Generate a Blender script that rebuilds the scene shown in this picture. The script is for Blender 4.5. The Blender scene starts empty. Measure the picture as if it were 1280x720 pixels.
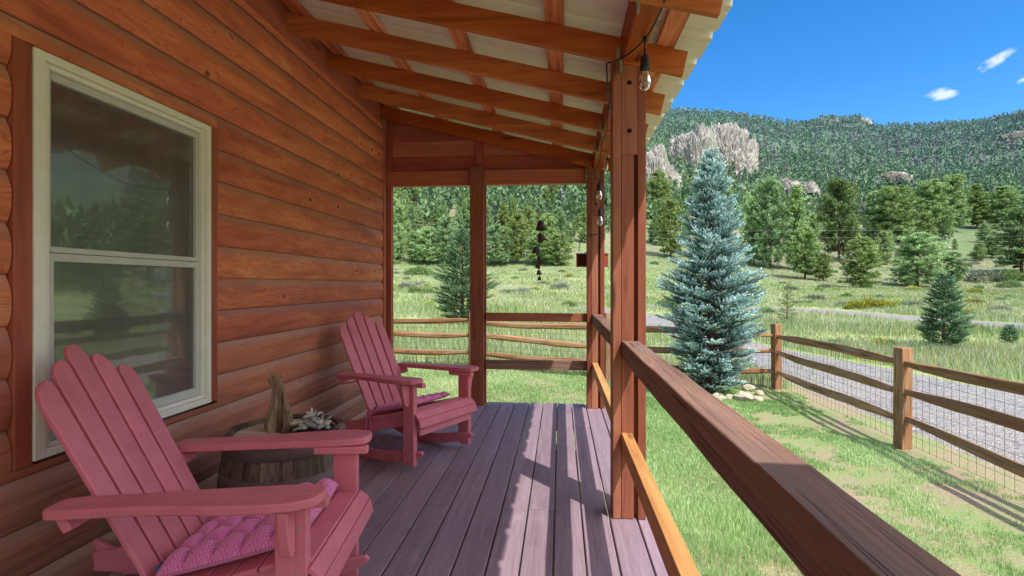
import bpy, math, random
import numpy as np
from mathutils import Vector, Matrix, noise

random.seed(7)
RNG = np.random.default_rng(11)
SC = bpy.context.scene
COL = SC.collection
pi = math.pi

# ------------------------------------------------------------------ camera model (metres; deck top is z = 0)
FPX, CX, YH, EYE = 660.0, 640.0, 356.0, 1.22
TH = math.atan(60.5 / FPX)
CT, ST = math.cos(TH), math.sin(TH)


def ground_xy(px, d):
    a = (px - CX) / FPX * d
    return a * CT - d * ST, a * ST + d * CT


def to_du(x, y):
    d = -x * ST + y * CT
    lat = x * CT + y * ST
    return d, lat


def lin(c):
    c = c / 255.0
    return c / 12.92 if c <= 0.04045 else ((c + 0.055) / 1.055) ** 2.4


def rgb(r, g, b):
    return (lin(r), lin(g), lin(b), 1.0)


# ------------------------------------------------------------------ terrain
RIGHT = [(0, -.58), (10, -.58), (40, -.5), (70, -.1), (100, .6), (120, 3.2), (140, 7), (180, 15.5), (220, 25), (300, 44), (400, 75),
         (500, 108), (600, 145), (750, 208), (900, 268), (1100, 235), (1700, 150), (4000, 80)]
LEFT = [(0, -.58), (7, -.56), (12, -.40), (20, -.3), (40, .6), (80, 3.0), (120, 5.8), (150, 13), (180, 24), (220, 40), (300, 68), (400, 108),
        (500, 150), (600, 195), (750, 275), (900, 350), (1100, 300), (1700, 200), (4000, 80)]
MULT = [(300, 1.1), (480, 1.0), (730, .95), (800, .93), (830, .94), (860, .97), (900, .99), (930, 1.0), (1010, 1.0), (1028, 1.05), (1074, 1.055), (1094, 1.0),
        (1150, 1.0), (1280, 1.05), (1600, 1.1)]


def interp(tab, x):
    if x <= tab[0][0]:
        return tab[0][1]
    for (a, va), (b, vb) in zip(tab, tab[1:]):
        if x <= b:
            t = (x - a) / (b - a)
            return va + (vb - va) * t
    return tab[-1][1]


def sstep(a, b, x):
    t = min(1, max(0, (x - a) / (b - a)))
    return t * t * (3 - 2 * t)


def terrain(x, y):
    d, lat = to_du(x, y)
    r = math.hypot(x, y)
    if d > 0.05 * r + 0.01:
        px = CX + FPX * lat / d
        w = sstep(-.2, .45, lat / d - .18)
    else:
        px = 1600 if lat > 0 else 300
        w = 1.0 if lat > 0 else 0.0
    D = max(d, r * .75)
    # widen: use a smoothed radius so that the profile is round at the sides
    zl, zr = interp(LEFT, D), interp(RIGHT, D)
    z = zl * (1 - w) + zr * w
    if D > 400:
        m = interp(MULT, min(1600, max(300, px)))
        z *= 1 + (m - 1) * sstep(400, 800, D)
    if D > 60:
        amp = min(14.0, (D - 60) * .022)
        z += amp * (noise.noise(Vector((x * .012, y * .012, 3.1))) + .5 * noise.noise(Vector((x * .034, y * .034, 7.7)))) * (.35 if D > 820 else 1)
    elif D > 12:
        z += .12 * noise.noise(Vector((x * .09, y * .09, 1.3))) * sstep(12, 30, D)
    return z


def place(px, py, dmin=6, dmax=1000):
    """depth at which the ground line of sight through a picture column meets the terrain"""
    best = None
    d = dmin
    while d < dmax:
        x, y = ground_xy(px, d)
        yy = YH - FPX * (terrain(x, y) - EYE) / d
        if yy <= py:
            return d
        d *= 1.01
    return dmax


# ------------------------------------------------------------------ material helpers
class NT:
    def __init__(s, name):
        s.m = bpy.data.materials.new(name)
        s.m.use_nodes = True
        s.t = s.m.node_tree
        s.t.nodes.clear()
        s.out = s.n('ShaderNodeOutputMaterial')

    def n(s, ty, ins=None, **kw):
        q = s.t.nodes.new(ty)
        for k, v in kw.items():
            setattr(q, k, v)
        if ins:
            for k, v in ins.items():
                s.set(q, k, v)
        return q

    def set(s, q, k, v):
        if isinstance(v, bpy.types.NodeSocket):
            s.t.links.new(v, q.inputs[k])
        elif isinstance(v, bpy.types.Node):
            s.t.links.new(v.outputs[0], q.inputs[k])
        else:
            q.inputs[k].default_value = v

    def attr(s, name):
        return s.n('ShaderNodeAttribute', attribute_name=name)

    def mapping(s, vec, scale, loc=(0, 0, 0), rot=(0, 0, 0)):
        return s.n('ShaderNodeMapping', {'Vector': vec, 'Scale': scale, 'Location': loc, 'Rotation': rot}).outputs[0]

    def noise(s, vec, scale, detail=4, rough=.55, dist=0.0):
        return s.n('ShaderNodeTexNoise', {'Vector': vec, 'Scale': scale, 'Detail': detail, 'Roughness': rough, 'Distortion': dist}).outputs[0]

    def ramp(s, fac, stops, interp='LINEAR'):
        q = s.n('ShaderNodeValToRGB', {'Fac': fac})
        q.color_ramp.interpolation = interp
        e = q.color_ramp.elements
        e[0].position, e[0].color = stops[0][0], stops[0][1]
        e[1].position, e[1].color = stops[-1][0], stops[-1][1]
        for p, c in stops[1:-1]:
            k = e.new(p)
            k.color = c
        return q.outputs[0]

    def fr(s, fac, a, b, lo=0.0, hi=1.0):
        return s.n('ShaderNodeMapRange', {'Value': fac, 'From Min': a, 'From Max': b, 'To Min': lo, 'To Max': hi}).outputs[0]

    def math(s, op, a, b=0.0, clamp=False):
        q = s.n('ShaderNodeMath', operation=op, use_clamp=clamp)
        s.set(q, 0, a)
        s.set(q, 1, b)
        return q.outputs[0]

    def mix(s, fac, a, b, mode='MIX'):
        q = s.n('ShaderNodeMix', data_type='RGBA', blend_type=mode)
        s.set(q, 0, fac)
        s.set(q, 6, a)
        s.set(q, 7, b)
        return q.outputs[2]

    def bump(s, h, strength=.3, dist=.01):
        return s.n('ShaderNodeBump', {'Height': h, 'Strength': strength, 'Distance': dist}).outputs[0]

    def bsdf(s, color, rough=.6, normal=None, spec=.3, metal=0.0, **kw):
        q = s.n('ShaderNodeBsdfPrincipled', {'Base Color': color, 'Roughness': rough, 'Specular IOR Level': spec, 'Metallic': metal})
        if normal is not None:
            s.set(q, 'Normal', normal)
        for k, v in kw.items():
            s.set(q, k.replace('_', ' '), v)
        return q

    def done(s, sh):
        s.t.links.new(sh.outputs[0] if isinstance(sh, bpy.types.Node) else sh, s.out.inputs[0])
        return s.m


def g3(v):
    return (v, v, v, 1)


def wood(name, dark, mid, light, rough=.6, bump=.25, contrast=1.0, knots=True, weather=None, wfac=.5, cracks=False, rnd_amt=.25, gain=1.5, sat=.92):
    m = NT(name)
    gc = m.attr('gc').outputs['Vector']
    rn = m.attr('rnd').outputs['Fac']
    big = m.noise(m.mapping(gc, (1.1, 11, 11)), 1.0, 5, .6, 1.2)
    fib = m.noise(m.mapping(gc, (3.5, 130, 130)), 1.0, 3, .6)
    blot = m.noise(m.mapping(gc, (2.2, 5, 5)), 1.0, 3)
    f = m.math('ADD', m.math('MULTIPLY', big, .7), m.math('MULTIPLY', fib, .3))
    col = m.ramp(f, [(.5 - .18 / contrast, dark), (.5, mid), (.5 + .17 / contrast, light)])
    col = m.mix(m.fr(blot, .35, .7, 0, .4), col, m.mix(1.0, col, (.72, .66, .62, 1), 'MULTIPLY'))
    h = f
    if knots:
        vo = m.n('ShaderNodeTexVoronoi', {'Vector': m.mapping(gc, (1.5, 8.5, 8.5)), 'Scale': 1.0, 'Randomness': 1.0})
        kf = m.fr(vo.outputs['Distance'], .05, .17, 1, 0)
        sel = m.math('GREATER_THAN', m.n('ShaderNodeSeparateColor', {0: vo.outputs['Color']}).outputs[0], .55)
        kf = m.math('MULTIPLY', m.math('MULTIPLY', kf, sel), .85)
        col = m.mix(kf, col, tuple(c * .35 for c in dark[:3]) + (1,))
        h = m.math('SUBTRACT', h, m.math('MULTIPLY', kf, .3))
    if cracks:
        ck = m.noise(m.mapping(gc, (1.8, 80, 80)), 1.0, 2, .5, .6)
        cf = m.fr(ck, .61, .67, 0, .9)
        col = m.mix(cf, col, tuple(c * .12 for c in dark[:3]) + (1,))
        c2 = m.fr(m.noise(m.mapping(gc, (2.2, 190, 190), (2, 7, 3)), 1.0, 2, .5), .56, .68, 0, .55)
        col = m.mix(c2, col, tuple(c * .3 for c in dark[:3]) + (1,))
        h = m.math('SUBTRACT', h, m.math('ADD', m.math('MULTIPLY', cf, .9), m.math('MULTIPLY', c2, .4)))
    if weather:
        wn = m.noise(m.mapping(gc, (1.7, 6, 6), (5, 3, 1)), 1.0, 4, .65)
        col = m.mix(m.fr(wn, .45, .7, 0, wfac), col, weather)
    hs = m.n('ShaderNodeHueSaturation', {'Hue': m.fr(rn, 0, 1, .493, .507), 'Saturation': m.fr(rn, 0, 1, 1.04 * sat, .94 * sat),
                                         'Value': m.fr(rn, 0, 1, gain * (1 - rnd_amt), gain * (1 + rnd_amt)), 'Color': col})
    rg = m.fr(fib, .2, .8, rough - .1, rough + .12)
    return m.done(m.bsdf(hs.outputs[0], rg, m.bump(h, bump, .004), .3))


def paint(name, col, rough=.45, var=.08, spec=.4, bump=.05, weather=.0):
    m = NT(name)
    co = m.n('ShaderNodeTexCoord').outputs['Object']
    a = m.noise(co, 9, 4, .6)
    b = m.noise(co, 90, 3, .6)
    c = m.mix(m.fr(a, .3, .7, 0, 1), tuple(x * (1 - var) for x in col[:3]) + (1,), tuple(min(1, x * (1 + var)) for x in col[:3]) + (1,))
    if weather:
        c = m.mix(m.fr(m.noise(co, 25, 5, .7), .55, .75, 0, weather), c, tuple(x * .45 + .02 for x in col[:3]) + (1,))
    return m.done(m.bsdf(c, m.fr(b, .3, .7, rough - .06, rough + .1), m.bump(b, bump, .003), spec))


def foliage(name, dark, mid, light, trans=.0, rough=.6):
    m = NT(name)
    rn = m.attr('rnd').outputs['Fac']
    ob = m.n('ShaderNodeObjectInfo').outputs['Random']
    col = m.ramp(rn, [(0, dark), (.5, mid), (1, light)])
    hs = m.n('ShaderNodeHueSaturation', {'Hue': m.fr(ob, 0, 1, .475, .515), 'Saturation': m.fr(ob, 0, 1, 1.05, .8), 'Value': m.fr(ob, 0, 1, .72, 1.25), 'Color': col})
    d = m.bsdf(hs.outputs[0], rough, None, .25)
    if trans:
        t = m.n('ShaderNodeBsdfTranslucent', {'Color': hs.outputs[0]})
        mx = m.n('ShaderNodeMixShader', {0: trans, 1: d.outputs[0], 2: t.outputs[0]})
        return m.done(mx)
    return m.done(d)


# ------------------------------------------------------------------ mesh helpers
class MB:
    def __init__(s):
        s.v, s.f, s.g, s.r, s.mi = [], [], [], [], []

    def add(s, vs, fs, gs=None, rn=None, mi=0):
        o = len(s.v)
        rn = random.random() if rn is None else rn
        s.v += [tuple(p) for p in vs]
        s.g += [tuple(p) for p in (gs if gs is not None else vs)]
        s.r += [rn] * len(vs)
        s.f += [tuple(o + i for i in f) for f in fs]
        s.mi += [mi] * len(fs)

    def box(s, x0, x1, y0, y1, z0, z1, mi=0, rn=None, grain=None, M=None):
        c = [(x, y, z) for x in (x0, x1) for y in (y0, y1) for z in (z0, z1)]
        L = [x1 - x0, y1 - y0, z1 - z0]
        ax = L.index(max(L)) if grain is None else grain
        off = [random.uniform(0, 50) for _ in range(3)]
        gs = [(p[ax] + off[0], p[(ax + 1) % 3] + off[1], p[(ax + 2) % 3] + off[2]) for p in c]
        if M is not None:
            c = [M @ Vector(p) for p in c]
        s.add(c, [(0, 1, 3, 2), (4, 6, 7, 5), (0, 4, 5, 1), (2, 3, 7, 6), (0, 2, 6, 4), (1, 5, 7, 3)], gs, rn, mi)

    def beam(s, p0, p1, w, h, up=(0, 0, 1), mi=0, rn=None):
        """board from p0 to p1 (centre line), w across, h along up"""
        p0, p1 = Vector(p0), Vector(p1)
        x = (p1 - p0)
        L = x.length
        x.normalize()
        u = Vector(up)
        y = u.cross(x).normalized()
        z = x.cross(y)
        M = Matrix((x, y, z)).transposed().to_4x4()
        M.translation = p0
        s.box(0, L, -w / 2, w / 2, -h / 2, h / 2, mi, rn, 0, M)

    def prism(s, poly, t0, t1, fn, mi=0, rn=None, goff=None):
        """polygon (a,b) extruded from t0 to t1; fn(a,b,t) -> xyz; grain runs along a"""
        n = len(poly)
        off = [random.uniform(0, 50) for _ in range(3)]
        vs = [fn(a, b, t0) for a, b in poly] + [fn(a, b, t1) for a, b in poly]
        gs = [(a + off[0], b + off[1], t0 + off[2]) for a, b in poly] + [(a + off[0], b + off[1], t1 + off[2]) for a, b in poly]
        fs = [tuple(range(n))[::-1], tuple(range(n, 2 * n))] + [(i, (i + 1) % n, n + (i + 1) % n, n + i) for i in range(n)]
        s.add(vs, fs, gs, rn, mi)

    def tube(s, pts, rad, n=8, mi=0, rn=None, cap=True, wob=0.0, sy=1.0):
        pts = [Vector(p) for p in pts]
        if not hasattr(rad, '__len__'):
            rad = [rad] * len(pts)
        vs, gs = [], []
        ln = 0
        prev = None
        off = random.uniform(0, 50)
        for i, p in enumerate(pts):
            t = (pts[min(i + 1, len(pts) - 1)] - pts[max(i - 1, 0)]).normalized()
            if prev is None:
                a = Vector((0, 0, 1)) if abs(t.z) < .9 else Vector((1, 0, 0))
                u = t.cross(a).normalized()
            else:
                u = (prev - t * prev.dot(t)).normalized()
            prev = u
            w = t.cross(u)
            if i:
                ln += (p - pts[i - 1]).length
            for k in range(n):
                an = 2 * pi * k / n
                rr = rad[i] * (1 + random.uniform(-wob, wob))
                q = p + u * math.cos(an) * rr + w * math.sin(an) * rr * sy
                vs.append(q)
                gs.append((ln + off, math.cos(an) * rad[i] + off, math.sin(an) * rad[i]))
        fs = []
        for i in range(len(pts) - 1):
            for k in range(n):
                fs.append((i * n + k, i * n + (k + 1) % n, (i + 1) * n + (k + 1) % n, (i + 1) * n + k))
        if cap:
            fs.append(tuple(range(n))[::-1])
            fs.append(tuple((len(pts) - 1) * n + k for k in range(n)))
        s.add(vs, fs, gs, rn, mi)

    def lathe(s, prof, n=24, c=(0, 0, 0), mi=0, rn=None, cap=True, axis=None):
        vs = []
        R = Matrix.Identity(3) if axis is None else Vector((0, 0, 1)).rotation_difference(Vector(axis)).to_matrix()
        for r, z in prof:
            for k in range(n):
                a = 2 * pi * k / n
                vs.append(Vector(c) + R @ Vector((r * math.cos(a), r * math.sin(a), z)))
        fs = []
        for i in range(len(prof) - 1):
            for k in range(n):
                fs.append((i * n + k, i * n + (k + 1) % n, (i + 1) * n + (k + 1) % n, (i + 1) * n + k))
        if cap:
            fs.append(tuple(range(n))[::-1])
            fs.append(tuple((len(prof) - 1) * n + k for k in range(n)))
        s.add(vs, fs, None, rn, mi)

    def build(s, name, mats, parent=None, origin=(0, 0, 0), smooth=False, bevel=0.0, seg=2):
        me = bpy.data.meshes.new(name)
        o = Vector(origin)
        me.from_pydata([tuple(Vector(p) - o) for p in s.v], [], s.f)
        if not isinstance(mats, (list, tuple)):
            mats = [mats]
        for m in mats:
            me.materials.append(m)
        me.polygons.foreach_set('material_index', s.mi)
        a = me.attributes.new('gc', 'FLOAT_VECTOR', 'POINT')
        a.data.foreach_set('vector', [c for p in s.g for c in p])
        b = me.attributes.new('rnd', 'FLOAT', 'POINT')
        b.data.foreach_set('value', s.r)
        if smooth:
            me.polygons.foreach_set('use_smooth', [True] * len(me.polygons))
        me.update()
        ob = bpy.data.objects.new(name, me)
        COL.objects.link(ob)
        if parent is not None:
            ob.parent = parent
        else:
            ob.location = o
        if bevel:
            md = ob.modifiers.new('bevel', 'BEVEL')
            md.width = bevel
            md.segments = seg
            md.limit_method = 'ANGLE'
            md.angle_limit = math.radians(40)
        if smooth == 'auto' or bevel:
            me.polygons.foreach_set('use_smooth', [True] * len(me.polygons))
            try:
                me.set_sharp_from_angle(angle=math.radians(35))
            except Exception:
                pass
        return ob


def tri_mesh(name, V, F, rnd, mat, parent=None, midx=None):
    me = bpy.data.meshes.new(name)
    V = np.asarray(V, dtype=np.float32)
    F = np.asarray(F, dtype=np.int32)
    me.vertices.add(len(V))
    me.vertices.foreach_set('co', V.ravel())
    me.loops.add(F.size)
    me.loops.foreach_set('vertex_index', F.ravel())
    me.polygons.add(len(F))
    me.polygons.foreach_set('loop_start', np.arange(0, F.size, 3, dtype=np.int32))
    me.polygons.foreach_set('loop_total', np.full(len(F), 3, dtype=np.int32))
    for m in (mat if isinstance(mat, (list, tuple)) else [mat]):
        me.materials.append(m)
    if midx is not None:
        me.polygons.foreach_set('material_index', np.asarray(midx, dtype=np.int32))
    b = me.attributes.new('rnd', 'FLOAT', 'POINT')
    b.data.foreach_set('value', np.asarray(rnd, dtype=np.float32))
    me.update(calc_edges=True)
    me.validate()
    ob = bpy.data.objects.new(name, me)
    COL.objects.link(ob)
    if parent:
        ob.parent = parent
    return ob


def tag(o, label=None, cat=None, group=None, kind=None):
    if label:
        o['label'] = label
    if cat:
        o['category'] = cat
    if group:
        o['group'] = group
    if kind:
        o['kind'] = kind
    return o


def thing(name, label, cat, loc=(0, 0, 0), rz=0.0, group=None):
    o = bpy.data.objects.new(name, None)
    o.empty_display_size = .1
    COL.objects.link(o)
    o.location = loc
    o.rotation_euler = (0, 0, rz)
    return tag(o, label, cat, group)


def copy_tree(o, parent=None):
    c = o.copy()
    COL.objects.link(c)
    if parent is not None:
        c.parent = parent
    for ch in list(o.children):
        copy_tree(ch, c)
    return c


# ------------------------------------------------------------------ materials
M = {}
M['beam'] = wood('stained_beam_wood', rgb(128, 64, 30), rgb(170, 92, 42), rgb(196, 114, 56), .55, .25, .8, gain=1.3, sat=1.0)
M['post'] = wood('stained_post_wood', rgb(112, 58, 36), rgb(148, 80, 50), rgb(172, 98, 62), .6, .3, .8, gain=1.15)
M['rail'] = wood('weathered_rail_wood', rgb(96, 64, 50), rgb(132, 90, 70), rgb(154, 112, 90), .78, .8, .8, False, rgb(130, 112, 104), .4, True, .12, gain=1.12, sat=.85)
M['newrail'] = wood('golden_rail_wood', rgb(150, 92, 28), rgb(186, 120, 40), rgb(206, 142, 58), .65, .25, .8, True, gain=1.0)
M['purlin'] = wood('rough_purlin_wood', rgb(140, 72, 34), rgb(190, 108, 58), rgb(222, 142, 86), .7, .6, 1.3, False)
M['gable'] = wood('red_stained_boards', rgb(124, 56, 38), rgb(152, 72, 46), rgb(168, 84, 54), .55, .2, .8)
M['trim'] = wood('red_brown_trim_wood', rgb(128, 62, 42), rgb(160, 82, 54), rgb(178, 98, 66), .55, .25, .9)
M['fence'] = wood('split_rail_wood', rgb(122, 80, 46), rgb(166, 116, 70), rgb(192, 146, 98), .75, .5, .9, True, rgb(170, 150, 128), .4, True, gain=1.1)
M['drift'] = wood('driftwood', rgb(84, 64, 50), rgb(138, 112, 88), rgb(180, 154, 126), .85, 1.0, 1.1, False, None, 0, True)
M['stick'] = wood('bleached_sticks', rgb(128, 118, 108), rgb(172, 164, 152), rgb(206, 198, 188), .8, .4, 1.0, False, None, 0, False, .5, gain=1.05)
M['stave'] = wood('old_barrel_oak', rgb(66, 52, 42), rgb(110, 88, 70), rgb(150, 122, 92), .75, .5, 1.0, False, None, 0, True, .5, gain=1.1, sat=.8)
M['head'] = wood('barrel_head_oak', rgb(140, 122, 108), rgb(176, 158, 142), rgb(196, 180, 166), .8, .3, .8, False)


def siding_mat():
    m = NT('log_siding')
    gc = m.attr('gc').outputs['Vector']
    rn = m.attr('rnd').outputs['Fac']
    sep = m.n('ShaderNodeSeparateXYZ', {0: gc})
    big = m.noise(m.mapping(gc, (1.5, 5, 1)), 1.0, 5, .6, .8)
    warp = m.noise(m.mapping(gc, (1.1, 4, 1), (7, 7, 7)), 1.0, 3, .5, .5)
    cath = m.math('FRACT', m.math('MULTIPLY', m.math('ADD', warp, m.math('MULTIPLY', sep.outputs['Y'], .25)), 22.0))
    cath = m.math('ABSOLUTE', m.math('SUBTRACT', cath, .5))
    fib = m.noise(m.mapping(gc, (3, 140, 3)), 1.0, 3, .6)
    f = m.math('ADD', m.math('ADD', m.math('MULTIPLY', big, .72), m.math('MULTIPLY', fib, .2)), m.math('MULTIPLY', m.fr(cath, .0, .16, -.16, .05), m.fr(big, .42, .6, .2, 1.0)))
    col = m.ramp(f, [(.28, rgb(140, 64, 38)), (.45, rgb(180, 92, 54)), (.56, rgb(194, 106, 62)), (.7, rgb(208, 126, 78))])
    vo = m.n('ShaderNodeTexVoronoi', {'Vector': m.mapping(gc, (4.2, 6.2, 0)), 'Scale': 1.0})
    kf = m.fr(vo.outputs['Distance'], .05, .13, .9, 0)
    halo = m.fr(vo.outputs['Distance'], .1, .34, .45, 0)
    sel = m.math('GREATER_THAN', m.n('ShaderNodeSeparateColor', {0: vo.outputs['Color']}).outputs[0], .66)
    kf = m.math('MULTIPLY', kf, sel)
    col = m.mix(m.math('MULTIPLY', halo, sel), col, rgb(214, 118, 66))
    col = m.mix(kf, col, rgb(74, 32, 22))
    nl = m.n('ShaderNodeTexVoronoi', {'Vector': m.mapping(gc, (2.46, 5.8, 0), (.3, .2, 0)), 'Scale': 1.0, 'Randomness': .25})
    nf = m.fr(nl.outputs['Distance'], .018, .03, .8, 0)
    col = m.mix(nf, col, rgb(60, 44, 40))
    # blotchy reddish stain
    red = m.noise(m.mapping(gc, (.9, 2.0, 1)), 1.0, 3, .6)
    col = m.mix(m.fr(red, .5, .72, 0, .4), col, rgb(162, 68, 48))
    # weathering with painted shade: the lowest courses have lost their stain and gone grey brown
    wn = m.noise(m.mapping(gc, (1.2, 5, 1), (9, 2, 0)), 1.0, 5, .65)
    wz = m.fr(sep.outputs['Y'], .15, 1.6, 1.0, -.3)
    wf = m.math('ADD', wz, m.math('MULTIPLY', m.math('SUBTRACT', wn, .5), 1.5), True)
    grey = m.ramp(m.noise(m.mapping(gc, (1.6, 60, 1)), 1.0, 4, .6), [(.3, rgb(82, 60, 54)), (.7, rgb(136, 104, 90))])
    col = m.mix(m.math('MULTIPLY', wf, .82), col, grey)
    # dust and wear on the upward facing shoulder of each log
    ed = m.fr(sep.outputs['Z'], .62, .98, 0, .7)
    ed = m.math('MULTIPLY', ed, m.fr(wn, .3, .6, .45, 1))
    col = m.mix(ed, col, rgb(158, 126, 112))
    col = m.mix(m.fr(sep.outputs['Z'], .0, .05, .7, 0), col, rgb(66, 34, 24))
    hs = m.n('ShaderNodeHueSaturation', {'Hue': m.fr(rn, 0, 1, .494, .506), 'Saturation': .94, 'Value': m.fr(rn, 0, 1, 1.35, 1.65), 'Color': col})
    h = m.math('SUBTRACT', m.math('ADD', fib, m.math('MULTIPLY', f, 1.5)), kf)
    return m.done(m.bsdf(hs.outputs[0], m.fr(fib, .2, .8, .58, .75), m.bump(h, .4, .004), .2))


M['siding'] = siding_mat()


def deck_mat():
    m = NT('deck_stain')
    gc = m.attr('gc').outputs['Vector']
    rn = m.attr('rnd').outputs['Fac']
    a = m.noise(m.mapping(gc, (1.3, 22, 22)), 1, 5, .65, .8)
    fib = m.noise(m.mapping(gc, (6, 200, 200)), 1, 3, .6)
    sc = m.noise(m.mapping(gc, (3.5, 9, 9), (3, 8, 1)), 1, 6, .72)
    f = m.math('ADD', m.math('MULTIPLY', a, .6), m.math('MULTIPLY', fib, .4))
    col = m.ramp(f, [(.3, rgb(112, 93, 102)), (.5, rgb(136, 114, 124)), (.7, rgb(151, 130, 139))])
    col = m.mix(m.fr(sc, .58, .78, 0, .5), col, rgb(180, 164, 168))
    col = m.mix(m.fr(sc, .3, .42, .45, 0), col, rgb(94, 80, 82))
    hs = m.n('ShaderNodeHueSaturation', {'Hue': .5, 'Saturation': .95, 'Value': m.fr(rn, 0, 1, 1.06, 1.34), 'Color': col})
    return m.done(m.bsdf(hs.outputs[0], m.fr(fib, .2, .8, .45, .7), m.bump(m.math('ADD', f, m.math('MULTIPLY', fib, .6)), .35, .003), .35))


M['deck'] = deck_mat()
M['chair'] = paint('dusty_red_paint', (.66, .165, .225, 1), .5, .07, .3, .08, .0)
def chair_paint():
    m = NT('dusty_red_paint')
    gc = m.attr('gc').outputs['Vector']
    co = m.n('ShaderNodeTexCoord').outputs['Object']
    rn = m.attr('rnd').outputs['Fac']
    st = m.noise(m.mapping(gc, (4, 70, 70)), 1, 4, .65, .4)
    bl = m.noise(co, 5, 5, .65)
    c = m.mix(m.fr(bl, .35, .7, 0, 1), (.66, .185, .24, 1), (.80, .25, .31, 1))
    c = m.mix(m.fr(st, .35, .7, 0, .4), c, (.58, .15, .20, 1))
    sc = m.noise(m.mapping(gc, (9, 60, 60), (3, 1, 2)), 1, 5, .75)
    c = m.mix(m.fr(sc, .68, .76, 0, .5), c, (.78, .42, .44, 1))
    du = m.noise(co, 22, 6, .75)
    c = m.mix(m.fr(du, .56, .74, 0, .35), c, (.40, .09, .12, 1))
    hs = m.n('ShaderNodeHueSaturation', {'Value': m.fr(rn, 0, 1, .93, 1.06), 'Color': c})
    return m.done(m.bsdf(hs.outputs[0], m.fr(st, .3, .7, .42, .62), m.bump(m.math('ADD', st, m.math('MULTIPLY', sc, .5)), .22, .003), .3))


M['chair'] = chair_paint()
M['frame'] = paint('cream_window_vinyl', rgb(246, 241, 226), .45, .05, .4, .03, .15)
M['sash'] = paint('grey_white_sash', rgb(206, 206, 198), .45, .05, .4, .03)
M['hoop'] = paint('rusted_hoop_iron', rgb(112, 92, 90), .6, .2, .4, .3, .5)
M['black'] = paint('black_rubber', rgb(38, 38, 42), .5, .1, .4, .02)
M['bolt'] = paint('galvanised_bolt', rgb(150, 150, 150), .4, .1, .6, .02)
M['bell'] = paint('rusty_bell_metal', rgb(70, 48, 42), .6, .25, .4, .4, .5)
M['tie'] = paint('galvanised_plate', rgb(150, 144, 128), .5, .15, .5, .05)
M['feeder'] = paint('red_brown_feeder', rgb(150, 74, 56), .6, .2, .3, .2, .3)
M['dark'] = paint('dark_interior', rgb(40, 34, 30), .9, .1, .1, .0)
M['brass'] = paint('brass_bead', rgb(190, 150, 60), .4, .1, .6, .0)


def metal_mat():
    m = NT('metal_roof_underside')
    co = m.n('ShaderNodeTexCoord').outputs['Object']
    a = m.noise(m.mapping(co, (1.2, 3, 1)), 1.5, 5, .6)
    c = m.ramp(a, [(.3, rgb(232, 230, 210)), (.55, rgb(246, 244, 230)), (.75, rgb(240, 238, 216))])
    return m.done(m.bsdf(c, .4, m.bump(m.noise(co, 30, 2), .04, .01), .5))


M['metal'] = metal_mat()


def glass_pane():
    m = NT('screened_window_glass')
    co = m.n('ShaderNodeTexCoord').outputs['Object']
    wv = m.noise(co, 2.5, 2, .5)
    nb = m.bump(wv, .03, .05)
    gl = m.n('ShaderNodeBsdfGlossy', {'Color': (.82, .84, .8, 1), 'Roughness': .02, 'Normal': nb})
    gl2 = m.n('ShaderNodeBsdfGlossy', {'Color': (.8, .8, .78, 1), 'Roughness': .16, 'Normal': nb})
    df = m.n('ShaderNodeBsdfDiffuse', {'Color': m.ramp(m.noise(m.mapping(co, (1, 3, .3)), 1.5, 3), [(.3, (.085, .082, .074, 1)), (.7, (.15, .146, .132, 1))])})
    g = m.n('ShaderNodeMixShader', {0: .5, 1: gl.outputs[0], 2: gl2.outputs[0]})
    mx = m.n('ShaderNodeMixShader', {0: .24, 1: df.outputs[0], 2: g.outputs[0]})
    return m.done(mx)


M['pane'] = glass_pane()


def bulb_glass():
    m = NT('clear_bulb_glass')
    fz = m.n('ShaderNodeFresnel', {'IOR': 1.5})
    tr = m.n('ShaderNodeBsdfTransparent', {'Color': (.86, .88, .9, 1)})
    gl = m.n('ShaderNodeBsdfGlossy', {'Color': (1, 1, 1, 1), 'Roughness': .03})
    f = m.math('ADD', m.math('MULTIPLY', fz.outputs[0], 1.6), .06, True)
    return m.done(m.n('ShaderNodeMixShader', {0: f, 1: tr.outputs[0], 2: gl.outputs[0]}))


M['bulb'] = bulb_glass()


def cushion_mat():
    m = NT('magenta_diamond_weave')
    gc = m.attr('gc').outputs['Vector']
    sp = m.n('ShaderNodeSeparateXYZ', {0: m.mapping(gc, (23, 23, 1))})
    fx = m.math('ABSOLUTE', m.math('SUBTRACT', m.math('FRACT', sp.outputs[0]), .5))
    fy = m.math('ABSOLUTE', m.math('SUBTRACT', m.math('FRACT', sp.outputs[1]), .5))
    dm = m.math('FRACT', m.math('MULTIPLY', m.math('ADD', fx, fy), 4.0))
    st = m.fr(dm, .35, .6, 0, 1)
    c = m.mix(st, (.70, .13, .38, 1), (.86, .30, .54, 1))
    n = m.noise(m.mapping(gc, (5, 5, 5)), 1, 3)
    c = m.mix(m.fr(n, .35, .7, 0, .25), c, (.72, .2, .46, 1))
    fine = m.noise(gc, 260, 2)
    h = m.math('ADD', st, m.math('MULTIPLY', fine, .8))
    return m.done(m.bsdf(c, .85, m.bump(h, .35, .002), .15, **{'Sheen_Weight': .3}))


M['cushion'] = cushion_mat()


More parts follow.
